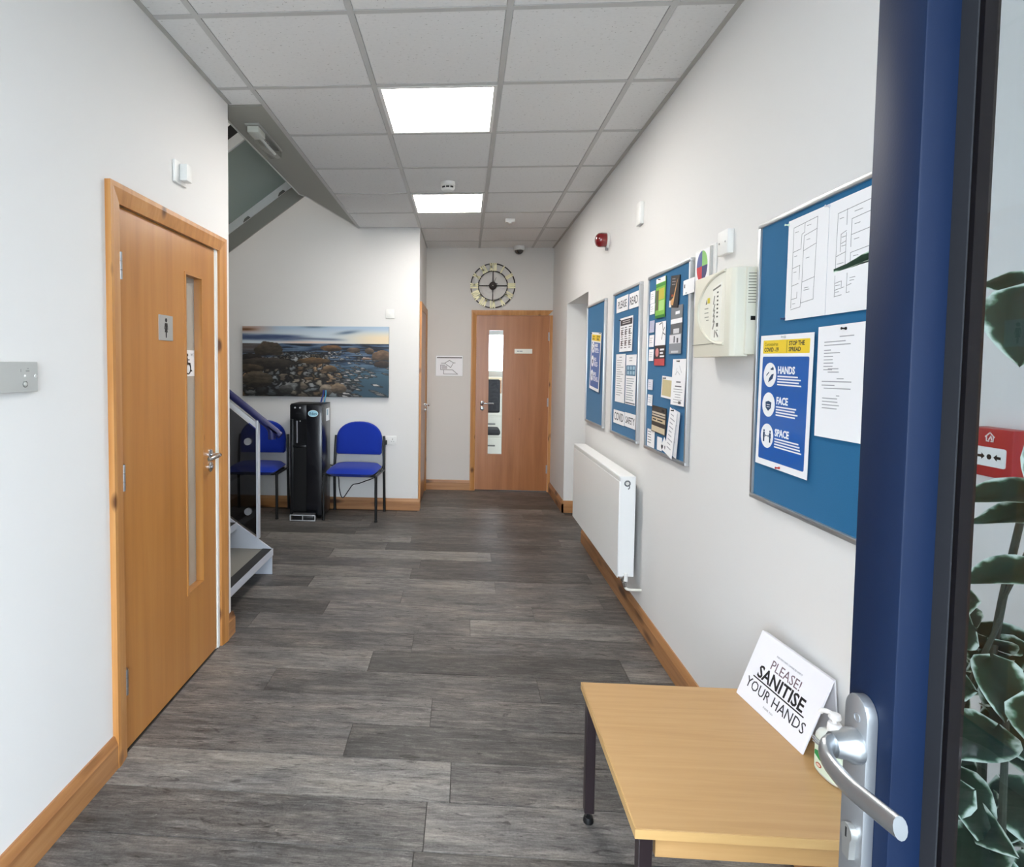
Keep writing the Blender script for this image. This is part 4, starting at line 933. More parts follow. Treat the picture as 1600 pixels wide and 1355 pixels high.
t = thing('call_point', 'red break glass fire call point on the wall behind the plant', 'call point', (XR, 1.196, 1.252), ON_R)
RED = M('#b02a2c', 0.35)
MB().box(0, 0.09, 0, 0.09, 0, 0.032, 0.003).build('housing', RED, t)
MB().prism(rrect(0.012, 0.02, 0.078, 0.055, 0.004), 0.032, 0.0335).build('white_insert', M('#f1f1ef', 0.4), t, smooth=False)
m = MB().prism(disc_pts(0.045, 0.0375, 0.0048), 0.0335, 0.0339)
for s in (-1, 1):
    m.prism([(0.045 + s * 0.009, 0.0375), (0.045 + s * 0.016, 0.0435), (0.045 + s * 0.016, 0.0315)], 0.0335, 0.0339); m.box(min(0.045 + s * 0.015, 0.045 + s * 0.024), max(0.045 + s * 0.015, 0.045 + s * 0.024), 0.035, 0.040, 0.0335, 0.0339)
m.build('arrows', BLACK, t, smooth=False)
segs(t, 'house_symbol', M('#f3e9e4', 0.5), [(0.036, 0.066, 0.036, 0.075), (0.034, 0.074, 0.043, 0.082), (0.043, 0.082, 0.052, 0.074), (0.050, 0.066, 0.050, 0.075), (0.036, 0.066, 0.041, 0.066), (0.046, 0.066, 0.050, 0.066), (0.041, 0.069, 0.045, 0.075), (0.045, 0.075, 0.047, 0.069)], 0.0022, 0.032, 0.0324)

# radiator
t = thing('radiator', 'flat white panel radiator below the noticeboards', 'radiator', (XR, 4.72, 0.27), ON_R)
RL, RHt, z0, z1 = 1.378, 0.572, 0.040, 0.130
RW = M('#f0f1f0', 0.3)
MB().box(0.01, RL - 0.01, 0.006, RHt - 0.012, z0 + 0.012, z1 - 0.004).build('body', RW, t, smooth=False)
MB().box(0.0, RL - 0.001, 0.0, RHt - 0.030, z1 - 0.004, z1, 0.0015, 1).build('front_panel', RW, t)
MB().box(0.0, RL, RHt - 0.030, RHt - 0.008, z1 - 0.010, z1 - 0.002, 0.002, 1).build('front_rim', M('#d6d8d6', 0.35), t)
tg = MB().box(0.0, RL, RHt - 0.008, RHt, z0, z1 - 0.002, 0.002, 1)
tg.build('top_grille', RW, t)
for x in (0.0, RL - 0.006): MB().box(x, x + 0.006, 0.008, RHt - 0.008, z0, z1 - 0.004, 0.0015, 1).build('side_panel', RW, t)
MB().torus((RL + 0.001, RHt - 0.040, 0.086), 0.014, 0.004, 'x', 24, 8).build('air_vent_ring', M('#6f7274', 0.4, 0.4), t)
MB().lathe([(0.009, RL), (0.008, RL + 0.006)], 16, (0, RHt - 0.040, 0.086), 'x').build('air_vent_screw', WHITEPL, t)
MB().torus((RL + 0.001, RHt - 0.060, 0.086), 0.012, 0.003, 'x', 14, 8, PI * 1.1, PI * 1.9).build('air_vent_slot', M('#6f7274', 0.4), t)
m = MB().cyl((RL - 0.03, -0.018, 0.092), (RL + 0.012, -0.018, 0.092), 0.010, 14).cyl((RL + 0.010, -0.020, 0.092), (RL + 0.010, -0.045, 0.088), 0.011, 14, 0.009).cyl((RL - 0.004, -0.008, 0.092), (RL + 0.002, 0.014, 0.092), 0.007, 12)
m.build('valve', CHROME, t)
MB().cyl((RL + 0.012, -0.012, 0.085), (RL + 0.012, 0.032, 0.085), 0.0105, 16).build('valve_cap', WHITE, t)
MB().tube(smoothpath([(RL + 0.010, -0.045, 0.088), (RL + 0.010, -0.058, 0.078), (RL + 0.012, -0.060, 0.05), (RL + 0.014, -0.060, 0.0)], 4), 0.0075, 12).build('pipe', M('#e9e6dc', 0.4), t)
for x in (0.15, RL - 0.15): MB().box(x - 0.02, x + 0.02, 0.08, RHt - 0.08, 0, z0 + 0.014).build('bracket', M('#8f8f8c', 0.5), t, smooth=False)

# ------------------------------------------------------------------ left wall fittings
t = thing('door_sensor', 'white square sensor on the wall above the toilet door', 'sensor', (XL, 2.525, 2.255), ON_L)
MB().box(-0.052, 0.058, -0.046, 0.046, 0, 0.012, 0.003).build('back_plate', WHITEPL, t)
MB().box(-0.012, 0.040, -0.032, 0.038, 0.012, 0.045, 0.004).build('housing', WHITEPL, t)
t = thing('door_entry_plate', 'stainless steel door entry plate at the edge of the wall', 'wall plate', (XL, 1.40, 1.362), ON_L)
MB().box(0, 0.237, 0, 0.084, 0, 0.014, 0.001, 1).build('plate', M('#c5c7c4', 0.42, 0.35), t)
MB().lathe([(0.0055, 0.014), (0.0045, 0.0155)], 14, (0.229, 0.044, 0)).build('screw', M('#e6e6e2', 0.3, 0.6), t)
MB().torus((0.187, 0.022, 0.0142), 0.0085, 0.0014, 'z', 24, 6).build('key_switch', M('#8d8f8c', 0.4, 0.6), t)
MB().lathe([(0.006, 0.014), (0.005, 0.017)], 14, (0.187, 0.022, 0)).build('key_barrel', M('#d5d6d2', 0.3, 0.5), t)
MB().lathe([(0.0035, 0.014), (0.0025, 0.0155)], 12, (0.187, 0.045, 0)).build('indicator', M('#f3f4f1', 0.3), t)
bars(t, 'engraving', M('#9a9c98', 0.5), [(0.170, 0.056, 0.173, 0.064), (0.190, 0.056, 0.204, 0.061), (0.196, 0.064, 0.201, 0.067)], 0.014, 0.0144)

# ------------------------------------------------------------------ back wall: picture, switch, socket
def seascape():
    nx, ny = 260, 124
    X, Y = np.meshgrid((np.arange(nx) + 0.5) / nx, (np.arange(ny) + 0.5) / ny)      # y downwards
    rng = np.random.RandomState(5)
    def fbm(sx, sy, seed, o=4):
        out = np.zeros_like(X)
        for j in range(ny):
            for i in range(nx):
                out[j, i] = mnoise.fractal((X[j, i] * sx, Y[j, i] * sy, seed), 1.0, 2.0, o)
        return out
    def mix(a, b, k): return a * (1 - k[..., None]) + np.array(b, float) * k[..., None]
    def st(e0, e1, v): t = np.clip((v - e0) / (e1 - e0 + 1e-9), 0, 1); return t * t * (3 - 2 * t)
    n1, n2, n3 = fbm(4, 14, 1.3), fbm(22, 26, 5.1), fbm(7, 40, 9.7)
    n2r = n2[::-1, ::-1]
    C = np.zeros((ny, nx, 3)); C[:] = (196, 208, 216)
    C = mix(C, (150, 178, 206), st(0.12, 0.0, Y) * 0.6)
    C = mix(C, (236, 214, 178), st(0.55, 0.95, X) * st(0.03, 0.17, Y) * 0.9)
    C = mix(C, (188, 150, 130), st(0.28, 0.05, X) * st(0.14, 0.03, Y) * 0.8)
    C = mix(C, (104, 66, 36), st(0.14, 0.02, X) * np.exp(-((Y - 0.045) / 0.02) ** 2))
    band = np.exp(-((Y - 0.16 - 0.05 * (X - 0.2)) / 0.045) ** 4) * st(0.52, 0.30, X)
    C = mix(C, (62, 78, 112), np.clip(band * (1 + n1 * 0.6), 0, 1))
    C = mix(C, (90, 100, 122), np.clip(np.exp(-((Y - 0.165 - 0.06 * (X - 0.3)) / 0.016) ** 2) * st(0.3, 0.4, X) * st(0.75, 0.6, X), 0, 1) * 0.9)
    C = mix(C, (86, 106, 130), np.exp(-(((X - 0.72) / 0.07) ** 2 + ((Y - 0.085 + (X - .72) * .25) / 0.022) ** 2)) * 0.9)
    C = mix(C, (88, 110, 128), np.exp(-(((X - 0.49) / 0.07) ** 2 + ((Y - 0.0) / 0.02) ** 2)))
    C = mix(C, (222, 188, 168), np.exp(-((Y - 0.225) / 0.018) ** 2) * st(0.15, 0.4, X) * st(0.75, 0.5, X) * 0.8)
    sea = st(0.238, 0.25, Y)
    seac = np.zeros_like(C); seac[:] = (52, 74, 100)
    seac = mix(seac, (90, 110, 132), st(0.0, 0.5, n3)); seac = mix(seac, (22, 30, 42), st(0.05, -0.4, n3))
    seac = mix(seac, (104, 92, 84), st(0.28, 0.05, X) * st(0.45, 0.3, Y) * 0.8)
    seac = mix(seac, (60, 92, 108), st(0.45, 0.75, Y)); seac = mix(seac, (34, 60, 76), st(0.6, 0.95, Y) * 0.7)
    C = C * (1 - sea[..., None]) + seac * sea[..., None]
    # cobbles: jittered cells, smaller towards the horizon
    pts = []
    y = 0.33
    while y < 1.06:
        s = 0.012 + 0.082 * (y - 0.3); x = -0.02
        while x < 1.03:
            pts.append((x + rng.uniform(-.6, .6) * s, y + rng.uniform(-.6, .6) * s * 1.3, s * rng.uniform(0.6, 1.5))); x += s * 1.25
        y += s * 1.35
    P = np.array(pts)
    d1 = np.full(X.shape, 9.0); d2 = np.full(X.shape, 9.0); idx = np.zeros(X.shape, int); off = np.zeros(X.shape)
    for k, (px_, py_, s) in enumerate(P):
        dx, dy = (X + 0.014 * n2 + 0.012 * n1 - px_) / s, (Y + 0.03 * n2r - py_) / (s * 1.25)
        d = np.sqrt(dx * dx + dy * dy); m_ = d < d1
        d2 = np.where(m_, d1, np.minimum(d2, d)); idx = np.where(m_, k, idx); off = np.where(m_, dy - dx * 0.4, off); d1 = np.where(m_, d, d1)
    pal = np.array([(70, 74, 78), (92, 96, 98), (58, 60, 62), (112, 104, 92), (120, 98, 74), (84, 76, 66), (128, 130, 130), (48, 48, 50)], float)
    ci = rng.randint(0, len(pal), len(P))
    wt = ((P[:, 0] > 0.34) & (P[:, 0] < 0.62) & (P[:, 1] > 0.4)); ci[wt] = rng.choice([3, 4, 5, 1, 6], wt.sum())
    rock = pal[ci][idx] * (0.95 - 0.42 * np.clip(off, -0.8, 0.9))[..., None] * (1 + 0.25 * n2)[..., None]
    edge = st(0.42, 0.08, d2 - d1); rock = rock * (1 - 0.80 * edge[..., None]) * (0.85 + 0.55 * (rng.rand(len(P)) ** 1.5)[idx])[..., None]
    hl = st(0.35, 0.7, -off) * st(0.5, 0.2, edge); rock = mix(rock, (170, 172, 172), hl * 0.5)
    shore = 0.60 + 0.20 * st(0.4, 1.0, Y) + 0.05 * n1 + 0.04 * n2
    land = st(0.0, 0.02, shore - X) * st(0.36, 0.44, Y + 0.06 * n1 + 0.05 * st(.3, .7, X))
    C = C * (1 - land[..., None]) + rock * land[..., None]
    # stones breaking the shallow water
    for k in range(120):
        y_ = rng.uniform(0.36, 1.0); x_ = min(1.02, 0.60 + 0.16 * (y_ - 0.4) + abs(rng.normal(0, 0.15)))
        if x_ > 0.8 and y_ > 0.7 and rng.rand() < 0.7: continue
        s = 0.006 + 0.020 * (y_ - 0.3); a = rng.uniform(0.9, 2.2)
        q = ((X - x_) / (s * a)) ** 2 + ((Y - y_ - (X - x_) * 0.5) / (s * 0.9)) ** 2 + 0.9 * n2
        C = mix(C, (30, 36, 40), st(1.9, 1.2, q) * 0.8); C = mix(C, rng.choice([110, 165, 90, 190]) * np.array([0.98, 0.95, 0.93]), st(1.1, 0.5, q) * st(-0.8, 0.3, -(Y - y_) / s))
    def boulder(cx, cy, rx, ry, col, flat=None):
        nonlocal C
        q = ((X - cx) / rx) ** 2 + ((Y - cy) / ry) ** 2 + 0.25 * n2
        k = st(1.05, 0.92, q)
        if flat is not None: k = k * st(flat + 0.015, flat - 0.005, Y)
        sh = np.clip(1.25 - (Y - cy + ry) / ry * 0.45 + 0.3 * n2, 0.35, 1.4)
        C = C * (1 - k[..., None]) + np.array(col, float) * sh[..., None] * k[..., None]
    boulder(0.18, 0.36, 0.10, 0.145, (66, 58, 48), 0.41); boulder(0.06, 0.45, 0.08, 0.06, (40, 36, 34)); boulder(0.16, 0.53, 0.19, 0.085, (58, 52, 46)); boulder(0.05, 0.60, 0.10, 0.06, (70, 60, 48))
    boulder(0.10, 0.76, 0.11, 0.12, (76, 68, 56)); boulder(0.49, 0.49, 0.11, 0.05, (96, 74, 46)); boulder(0.61, 0.31, 0.075, 0.045, (104, 76, 48)); boulder(0.76, 0.335, 0.045, 0.04, (96, 80, 68)); boulder(0.87, 0.345, 0.03, 0.045, (100, 82, 66))
    boulder(0.955, 0.43, 0.07, 0.10, (104, 82, 62), 0.47); boulder(0.96, 0.53, 0.06, 0.05, (60, 46, 38)); boulder(0.85, 0.455, 0.035, 0.02, (140, 116, 100)); boulder(0.575, 0.90, 0.045, 0.08, (122, 110, 96)); boulder(0.66, 0.88, 0.055, 0.075, (116, 98, 78)); boulder(0.30, 0.90, 0.05, 0.07, (80, 80, 78)); boulder(0.60, 0.60, 0.05, 0.05, (110, 88, 62))
    C *= (1 - 0.35 * st(0.8, 1.0, Y) * st(0.7, 0.2, X))[..., None]
    C = np.clip(C, 0, 255)
    return nx, ny, C
def build_picture():
    x0, x1, z0, z1 = -2.207, -0.740, 1.120, 1.815
    t = thing('picture', 'wide unframed seascape photograph of a rocky shore above the water cooler', 'picture', (x0, YB, z0), ON_E)
    W_, H_ = x1 - x0, z1 - z0
    MB().box(0, W_, 0, H_, 0.004, 0.026).build('canvas_edge', M('#1c2328', 0.6), t, smooth=False)
    nx, ny, C = seascape()
    V = [(W_ * i / nx, H_ * (1 - j / ny), 0.0265) for j in range(ny + 1) for i in range(nx + 1)]
    Fc = [(j * (nx + 1) + i, (j + 1) * (nx + 1) + i, (j + 1) * (nx + 1) + i + 1, j * (nx + 1) + i + 1) for j in range(ny) for i in range(nx)]
    me = bpy.data.meshes.new('print'); me.from_pydata(V, [], Fc)
    c = C.reshape(-1, 3) / 255; c = np.where(c <= 0.04045, c / 12.92, ((c + 0.055) / 1.055) ** 2.4)
    at = me.color_attributes.new('photo', 'FLOAT_COLOR', 'CORNER')
    at.data.foreach_set('color', np.repeat(np.concatenate([c, np.ones((len(c), 1))], 1), 4, axis=0).astype(np.float32).ravel())
    m, nt, b = newmat('photo_print'); a = N(nt, 'ShaderNodeAttribute', attribute_name='photo'); nt.links.new(a.outputs['Color'], b.inputs['Base Color']); b.inputs['Roughness'].default_value = 0.5
    me.materials.append(m)
    o = bpy.data.objects.new('print', me); COL.objects.link(o); o.parent = t
build_picture()
t = thing('light_switch', 'white light switch above the corner of the seascape picture', 'switch', (-0.731, YB, 1.943), ON_E)
MB().box(-0.044, 0.044, -0.044, 0.044, 0, 0.010, 0.003).build('face_plate', WHITEPL, t); MB().box(-0.010, 0.010, -0.014, 0.014, 0.010, 0.014, 0.002).build('rocker', WHITE, t)
t = thing('wall_socket', 'white double socket beside the blue chair back', 'socket', (-0.735, YB, 0.697), ON_E)
MB().box(-0.073, 0.073, -0.043, 0.043, 0, 0.010, 0.003).build('face_plate', WHITEPL, t)
for x in (-0.036, 0.036):
    bars(t, 'pin_holes', M('#55555a', 0.6), [(x - 0.003, 0.006, x + 0.003, 0.016), (x - 0.014, -0.014, x - 0.007, -0.010), (x + 0.007, -0.014, x + 0.014, -0.010)], 0.010, 0.0104)
    MB().box(x - 0.006, x + 0.006, 0.022, 0.034, 0.010, 0.013, 0.001, 1).build('rocker', WHITE, t)

# evacuation plan on the end wall
t = thing('plan_sheet', 'small white plan sheet in a clear holder on the end wall', 'paper', (-0.325, YE, 1.322), ON_E)
MB().box(-0.006, 0.312, -0.006, 0.236, 0, 0.006, 0.002, 1).build('holder', M('#cfcfcc', 0.3), t)
MB().box(0, 0.306, 0.0, 0.230, 0.006, 0.007).build('paper', PAPER, t, smooth=False)
rect(t, 'black_heading', INK, 0.012, 0.204, 0.300, 0.214, 0.007, 0.0074)
segs(t, 'plan_lines', M('#8a8688', 0.6), [(0.06, 0.145, 0.10, 0.145), (0.10, 0.145, 0.155, 0.178), (0.155, 0.178, 0.20, 0.15), (0.20, 0.15, 0.17, 0.095), (0.17, 0.095, 0.10, 0.145), (0.055, 0.07, 0.055, 0.125), (0.055, 0.125, 0.10, 0.125), (0.055, 0.07, 0.19, 0.07), (0.09, 0.02, 0.09, 0.07), (0.09, 0.02, 0.25, 0.02), (0.19, 0.07, 0.25, 0.02), (0.20, 0.15, 0.22, 0.15)], 0.006, 0.007, 0.0074)
rect(t, 'grey_area', M('#c9c5c8', 0.6), 0.065, 0.078, 0.13, 0.118, 0.007, 0.0073)

# clock
t = thing('clock', 'round skeleton wall clock with brass Roman numerals above the end door', 'clock', (0.313, YE, 2.350), ON_E)
DK = M('#231b18', 0.45, 0.3); BRASS = M('#efe8bd', 0.4, 0.1)
def hoop(r, wd): 
    n = 64; m = MB()
    t_ = bmesh.new(); ri = []
    for k in range(n):
        a = 2 * PI * k / n
        ri.append([t_.verts.new((rr * math.cos(a), rr * math.sin(a), z)) for rr, z in ((r - wd, 0.016), (r + wd, 0.016), (r + wd, 0.024), (r - wd, 0.024))])
    for k in range(n):
        A, B = ri[k], ri[(k + 1) % n]
        for q in range(4): t_.faces.new((A[q], A[(q + 1) % 4], B[(q + 1) % 4], B[q]))
    bmesh.ops.recalc_face_normals(t_, faces=t_.faces[:]); m._add(t_); return m
hoop(0.248, 0.0065).build('outer_ring', DK, t); hoop(0.165, 0.0065).build('inner_ring', DK, t)
for k in range(4):
    m = MB().box(0.03, 0.162, -0.0055, 0.0055, 0.016, 0.023); m.xf(Matrix.Rotation(k * PI / 2, 4, 'Z')); m.build('spoke', DK, t, smooth=False)
MB().lathe([(0.044, 0.0), (0.044, 0.03), (0.036, 0.036), (0.008, 0.038)], 28).build('hub', DK, t)
hw = 0.0055
def numeral(s, k):
    gl = {'I': 0.020, 'V': 0.044, 'X': 0.044}; tot = sum(gl[c] for c in s); x = -tot / 2; ss = []
    ya, yb = 0.166, 0.254
    for c in s:
        g = gl[c]; c0 = x + g / 2
        if c == 'I': ss.append((c0, ya, c0, yb))
        if c == 'V': ss += [(c0 - 0.014, yb, c0, ya), (c0, ya, c0 + 0.014, yb)]
        if c == 'X': ss += [(c0 - 0.014, yb, c0 + 0.014, ya), (c0 - 0.014, ya, c0 + 0.014, yb)]
        x += g
    m = MB()
    for x0, y0, x1, y1 in ss:
        d = Vector((x1 - x0, y1 - y0)).normalized(); n = Vector((-d.y, d.x)) * (0.0080 if len(s) > 1 else 0.0075)
        m.prism([(x0 - n.x, y0 - n.y), (x1 - n.x, y1 - n.y), (x1 + n.x, y1 + n.y), (x0 + n.x, y0 + n.y)], 0.0235, 0.028)
    m.xf(Matrix.Rotation(-k * PI / 6, 4, 'Z')); m.build('numeral', BRASS, t, smooth=False)
for k, s in enumerate(('XII', 'I', 'II', 'III', 'IV', 'V', 'VI', 'VII', 'VIII', 'IX', 'X', 'XI')): numeral(s, k)
m = MB().prism([(-0.006, -0.02), (0.006, -0.02), (0.0075, 0.04), (0, 0.062), (-0.0075, 0.04)], 0.038, 0.041); m.xf(Matrix.Rotation(-1.13, 4, 'Z')); m.build('hour_hand', DK, t, smooth=False)
m = MB().prism([(-0.003, -0.02), (0.003, -0.02), (0.0018, 0.098), (-0.0018, 0.098)], 0.041, 0.043); m.xf(Matrix.Rotation(-0.38, 4, 'Z')); m.build('minute_hand', DK, t, smooth=False)
MB().lathe([(0.006, 0.038), (0.005, 0.046)], 12).build('pivot', M('#b9b2a4', 0.3, 0.7), t)

# ------------------------------------------------------------------ what shows through the end door's pane
t = thing('filing_cabinet', 'cream filing cabinet seen through the pane of the end door', 'cabinet', (0.42, 9.28, 0))
CRM = M('#ded8c8', 0.5)
MB().box(-0.235, 0.235, -0.19, 0.2, 0.0, 1.02, 0.004, 1).build('body', CRM, t)
for k in range(3):
    dr = MB().box(-0.225, 0.225, -0.205, -0.19, 0.03 + 0.33 * k, 0.34 + 0.33 * k, 0.003, 1).build('drawer', CRM, t)
    MB().box(-0.06, 0.06, -0.222, -0.205, 0.22 + 0.33 * k, 0.24 + 0.33 * k, 0.003, 1).build('handle', M('#6a6560', 0.5), dr)
t = thing('storage_box', 'peach cardboard box on the cabinet behind the end door', 'box', (0.40, 9.28, 1.022))
MB().box(-0.17, 0.17, -0.13, 0.13, 0, 0.22, 0.003, 1).build('body', M('#dca884', 0.7), t); MB().box(-0.175, 0.175, -0.135, 0.135, 0.2, 0.245, 0.003, 1).build('lid', M('#efd9b4', 0.7), t)
t = thing('office_chair', 'dark office chair seen through the pane of the end door', 'chair', (0.30, 8.45, 0))
MB().box(-0.21, 0.21, -0.03, 0.03, 0.78, 1.25, 0.028, 3).build('backrest', M('#1c1a1d', 0.7), t); MB().box(-0.22, 0.22, -0.02, 0.42, 0.46, 0.54, 0.03, 3).build('seat', M('#1c1a1d', 0.7), t)
MB().box(-0.025, 0.025, -0.035, -0.01, 0.40, 0.85, 0.004, 1).build('back_bar', BLACK, t); MB().cyl((0, 0.2, 0.08), (0, 0.2, 0.47), 0.03, 14).build('gas_column', BLACK, t)
for k in range(5):
    a = 2 * PI * k / 5; lg = MB().tube([(0, 0.2, 0.10), (0.27 * math.cos(a), 0.2 + 0.27 * math.sin(a), 0.07)], 0.018, 8).build('leg', BLACK, t)
    MB().cyl((0.27 * math.cos(a) - 0.02, 0.2 + 0.27 * math.sin(a), 0.028), (0.27 * math.cos(a) + 0.02, 0.2 + 0.27 * math.sin(a), 0.028), 0.028, 12).build('caster', BLACK, lg)

# ------------------------------------------------------------------ chairs
def chair(x, y, rz, label):
    t = thing('stacking_chair', label, 'chair', (x, y, 0), rz=rz, group='blue upholstered chairs by the water cooler')
    for sx in (-1, 1):
        MB().tube(smoothpath([(sx * 0.247, -0.205, 0.005), (sx * 0.246, -0.203, 0.25), (sx * 0.244, -0.20, 0.425)], 3), 0.0130, 12).build('leg', DARKTUBE, t)
        MB().tube(smoothpath([(sx * 0.250, 0.205, 0.005), (sx * 0.249, 0.190, 0.25), (sx * 0.247, 0.185, 0.45), (sx * 0.240, 0.215, 0.745)], 4), 0.0135, 12).build('leg', DARKTUBE, t)
        MB().tube([(sx * 0.244, -0.20, 0.42), (sx * 0.247, 0.187, 0.415)], 0.010, 10).build('side_rail', DARKTUBE, t)
        for yy in (-0.205, 0.205): MB().lathe([(0.0155, 0.0), (0.015, 0.016)], 12, (sx * (0.247 if yy < 0 else 0.25), yy, 0)).build('foot_cap', BLACK, t)
    MB().cyl((-0.24, -0.16, 0.415), (0.24, -0.16, 0.415), 0.009, 10).build('cross_rail', DARKTUBE, t)
    # seat cushion: waterfall front, crowned top
    t_ = bmesh.new(); nx, ny = 14, 14; top, bot = [], []
    for j in range(ny + 1):
        a, b = [], []
        for i in range(nx + 1):
            u, v = -1 + 2 * i / nx, -1 + 2 * j / ny
            q = (abs(u) ** 6 + abs(v) ** 6) ** (1 / 6); k = max(abs(u), abs(v)) / max(q, 1e-6)
            x_, y_ = u * k * 0.238, v * k * 0.225 - 0.005
            e = max(abs(u), abs(v)); rim = 1 - e ** 8
            zt_ = 0.452 + 0.034 * rim ** 0.5 - 0.016 * max(0, -v) ** 3 + 0.006 * (1 - u * u)
            zb_ = 0.446 - 0.030 * rim ** 0.5 - 0.012 * max(0, -v) ** 2
            a.append(t_.verts.new((x_, y_, zt_))); b.append(t_.verts.new((x_, y_, zb_)) if 0 < i < nx and 0 < j < ny else None)
        top.append(a); bot.append(b)
    B = lambda j, i: bot[j][i] or top[j][i]
    for j in range(ny):
        for i in range(nx):
            t_.faces.new((top[j][i], top[j][i + 1], top[j + 1][i + 1], top[j + 1][i])); t_.faces.new((B(j, i), B(j + 1, i), B(j + 1, i + 1), B(j, i + 1)))
    m = MB(); m._add(t_); m.build('seat', BLUEFAB, t)
    MB().box(-0.215, 0.215, -0.18, 0.19, 0.405, 0.42, 0.004, 1).build('seat_pan', BLACK, t)
    # backrest: D shape with an arched top, leaning back
    hw_ = 0.226; prof = [(-hw_ + 0.015, 0.566), (hw_ - 0.015, 0.566), (hw_, 0.582), (hw_ + 0.002, 0.70)]
    prof += [(hw_ * math.cos(a) ** 0.85 if math.cos(a) > 0 else -hw_ * abs(math.cos(a)) ** 0.85, 0.72 + 0.165 * math.sin(a)) for a in [PI * k / 20 for k in range(1, 20)]]
    prof += [(-hw_ - 0.002, 0.70), (-hw_, 0.582)]
    def pad(sc, y): 
        c = (0, 0.71); return [(c[0] + (px_ - c[0]) * sc, y + (pz_ - 0.6) * 0.09, c[1] + (pz_ - c[1]) * sc) for px_, pz_ in prof]
    t_ = bmesh.new(); rings = [[t_.verts.new(p) for p in pad(sc, yy)] for sc, yy in ((0.55, 0.149), (0.86, 0.152), (0.96, 0.158), (1.0, 0.170), (1.0, 0.186), (0.97, 0.196), (0.90, 0.199))]
    for r_ in range(len(rings) - 1):
        n = len(prof)
        for k in range(n): t_.faces.new((rings[r_][k], rings[r_][(k + 1) % n], rings[r_ + 1][(k + 1) % n], rings[r_ + 1][k]))
    t_.faces.new(rings[0]); t_.faces.new(rings[-1][::-1]); bmesh.ops.recalc_face_normals(t_, faces=t_.faces[:])
    m = MB(); m._add(t_); m.build('backrest', BLUEFAB, t)
chair(-1.028, 5.600, -0.05, 'royal blue chair standing clear between the water cooler and wall socket')
chair(-1.975, 5.600, 0.03, 'royal blue chair partly hidden behind the tinted stair glass')

# ------------------------------------------------------------------ water cooler
t = thing('water_cooler', 'tall black water cooler with oval sticker between the blue chairs', 'water cooler', (-1.462, 5.64, 0))
CB, CB2 = M('#111216', 0.28, coat=0.2), M('#060608', 0.4)
hx, fy, by_, ht = 0.151, -0.185, 0.155, 1.068
MB().box(-hx, hx, fy + 0.02, by_, 0.015, ht, 0.004).build('cabinet', CB, t)
MB().box(0.004, hx, fy, fy + 0.022, 0.03, ht - 0.004, 0.006).build('front_panel', M('#15161c', 0.25, coat=0.3), t)
MB().box(-hx, 0.004, fy, fy + 0.022, 0.93, ht - 0.004, 0.004).build('control_panel', CB, t)
MB().box(-hx, -hx + 0.03, fy, fy + 0.022, 0.03, 0.93, 0.003).build('front_edge', CB, t)
MB().box(-hx + 0.03, 0.004, fy + 0.004, fy + 0.022, 0.06, 0.665, 0.002, 1).build('lower_panel', CB2, t)
MB().box(-hx + 0.03, 0.004, fy - 0.012, fy + 0.022, 0.665, 0.69, 0.003).build('drip_tray', CB, t)
MB().tube([(-0.083, fy - 0.006, 0.915), (-0.081, fy - 0.006, 0.71)], 0.0085, 12).build('dispenser_spout', M('#8d8e96', 0.3, 0.7), t)
MB().lathe([(0.006, 0), (0.004, 0.004)], 12, (-0.058, fy + 0.012, 0.912), 'y').build('spout_light', M('#d9dae0', 0.3), t)
for x in (-0.102, -0.055): MB().cyl((x, fy - 0.003, 1.038), (x, fy + 0.002, 1.038), 0.008, 14).build('button', M('#b9babf', 0.4), t)
MB().box(-0.095, -0.045, fy - 0.001, fy + 0.002, 0.984, 0.988).build('slot', M('#34353b', 0.5), t, smooth=False)
pl_ = empty('brand_sticker'); pl_.parent = t
pl_.matrix_parent_inverse = Matrix.Identity(4)
m = MB().prism(disc_pts(0.068, 0.985, 0.048, 0.032, 32), fy - 0.0016, fy, 'y'); m.build('oval', M('#d8eef6', 0.4), pl_, smooth=False)
m = MB().prism(disc_pts(0.068, 0.985, 0.043, 0.027, 32), fy - 0.0018, fy - 0.0015, 'y'); m.build('oval_field', M('#aadcee', 0.4), pl_, smooth=False)
tx = text('Eden', pl_, M('#14506a', 0.5), 0, 0, 0, 0.036, 'CENTER', bold=0.0003)
tx.matrix_local = Matrix.Translation((0.068, fy - 0.0022, 0.972)) @ Matrix.Rotation(PI / 2, 4, 'X')
MB().box(hx, hx + 0.003, -0.02, 0.11, 0.90, 1.02, 0.001, 1).build('side_label', M('#eef4f8', 0.4), t)
MB().box(hx + 0.003, hx + 0.0035, 0.0, 0.045, 0.955, 1.01).build('label_print', M('#8fb4c4', 0.5), t, smooth=False)
MB().box(-hx, hx, fy + 0.02, by_, ht, ht + 0.004, 0.001, 1).build('lid', M('#0d0d10', 0.35), t)
MB().tube(smoothpath([(0.062, 0.142, ht), (0.068, 0.160, ht + 0.04), (0.074, 0.186, ht + 0.075), (0.078, 0.190, ht + 0.12)], 4), 0.008, 10).build('water_tube', M('#182a78', 0.4), t)
MB().tube(smoothpath([(0.096, 0.142, ht), (0.098, 0.160, ht + 0.04), (0.100, 0.186, ht + 0.075), (0.100, 0.190, ht + 0.12)], 4), 0.006, 10).build('water_tube', M('#4fa3cf', 0.4), t)
t = thing('foot_pedal', 'silver and black foot pedal box in front of the water cooler', 'pedal', (-1.462, 5.385, 0))
MB().box(-0.115, 0.115, -0.045, 0.05, 0.0, 0.012, 0.003).build('base', BLACK, t)
MB().box(-0.10, 0.10, -0.035, 0.04, 0.012, 0.055, 0.004).build('body', M('#17171a', 0.4), t)
for z in (0.010, 0.058): MB().box(-0.118, 0.118, -0.05, -0.043, z - 0.004, z + 0.004, 0.001, 1).build('chrome_bar', M('#c3c6ca', 0.4, 0.2), t)
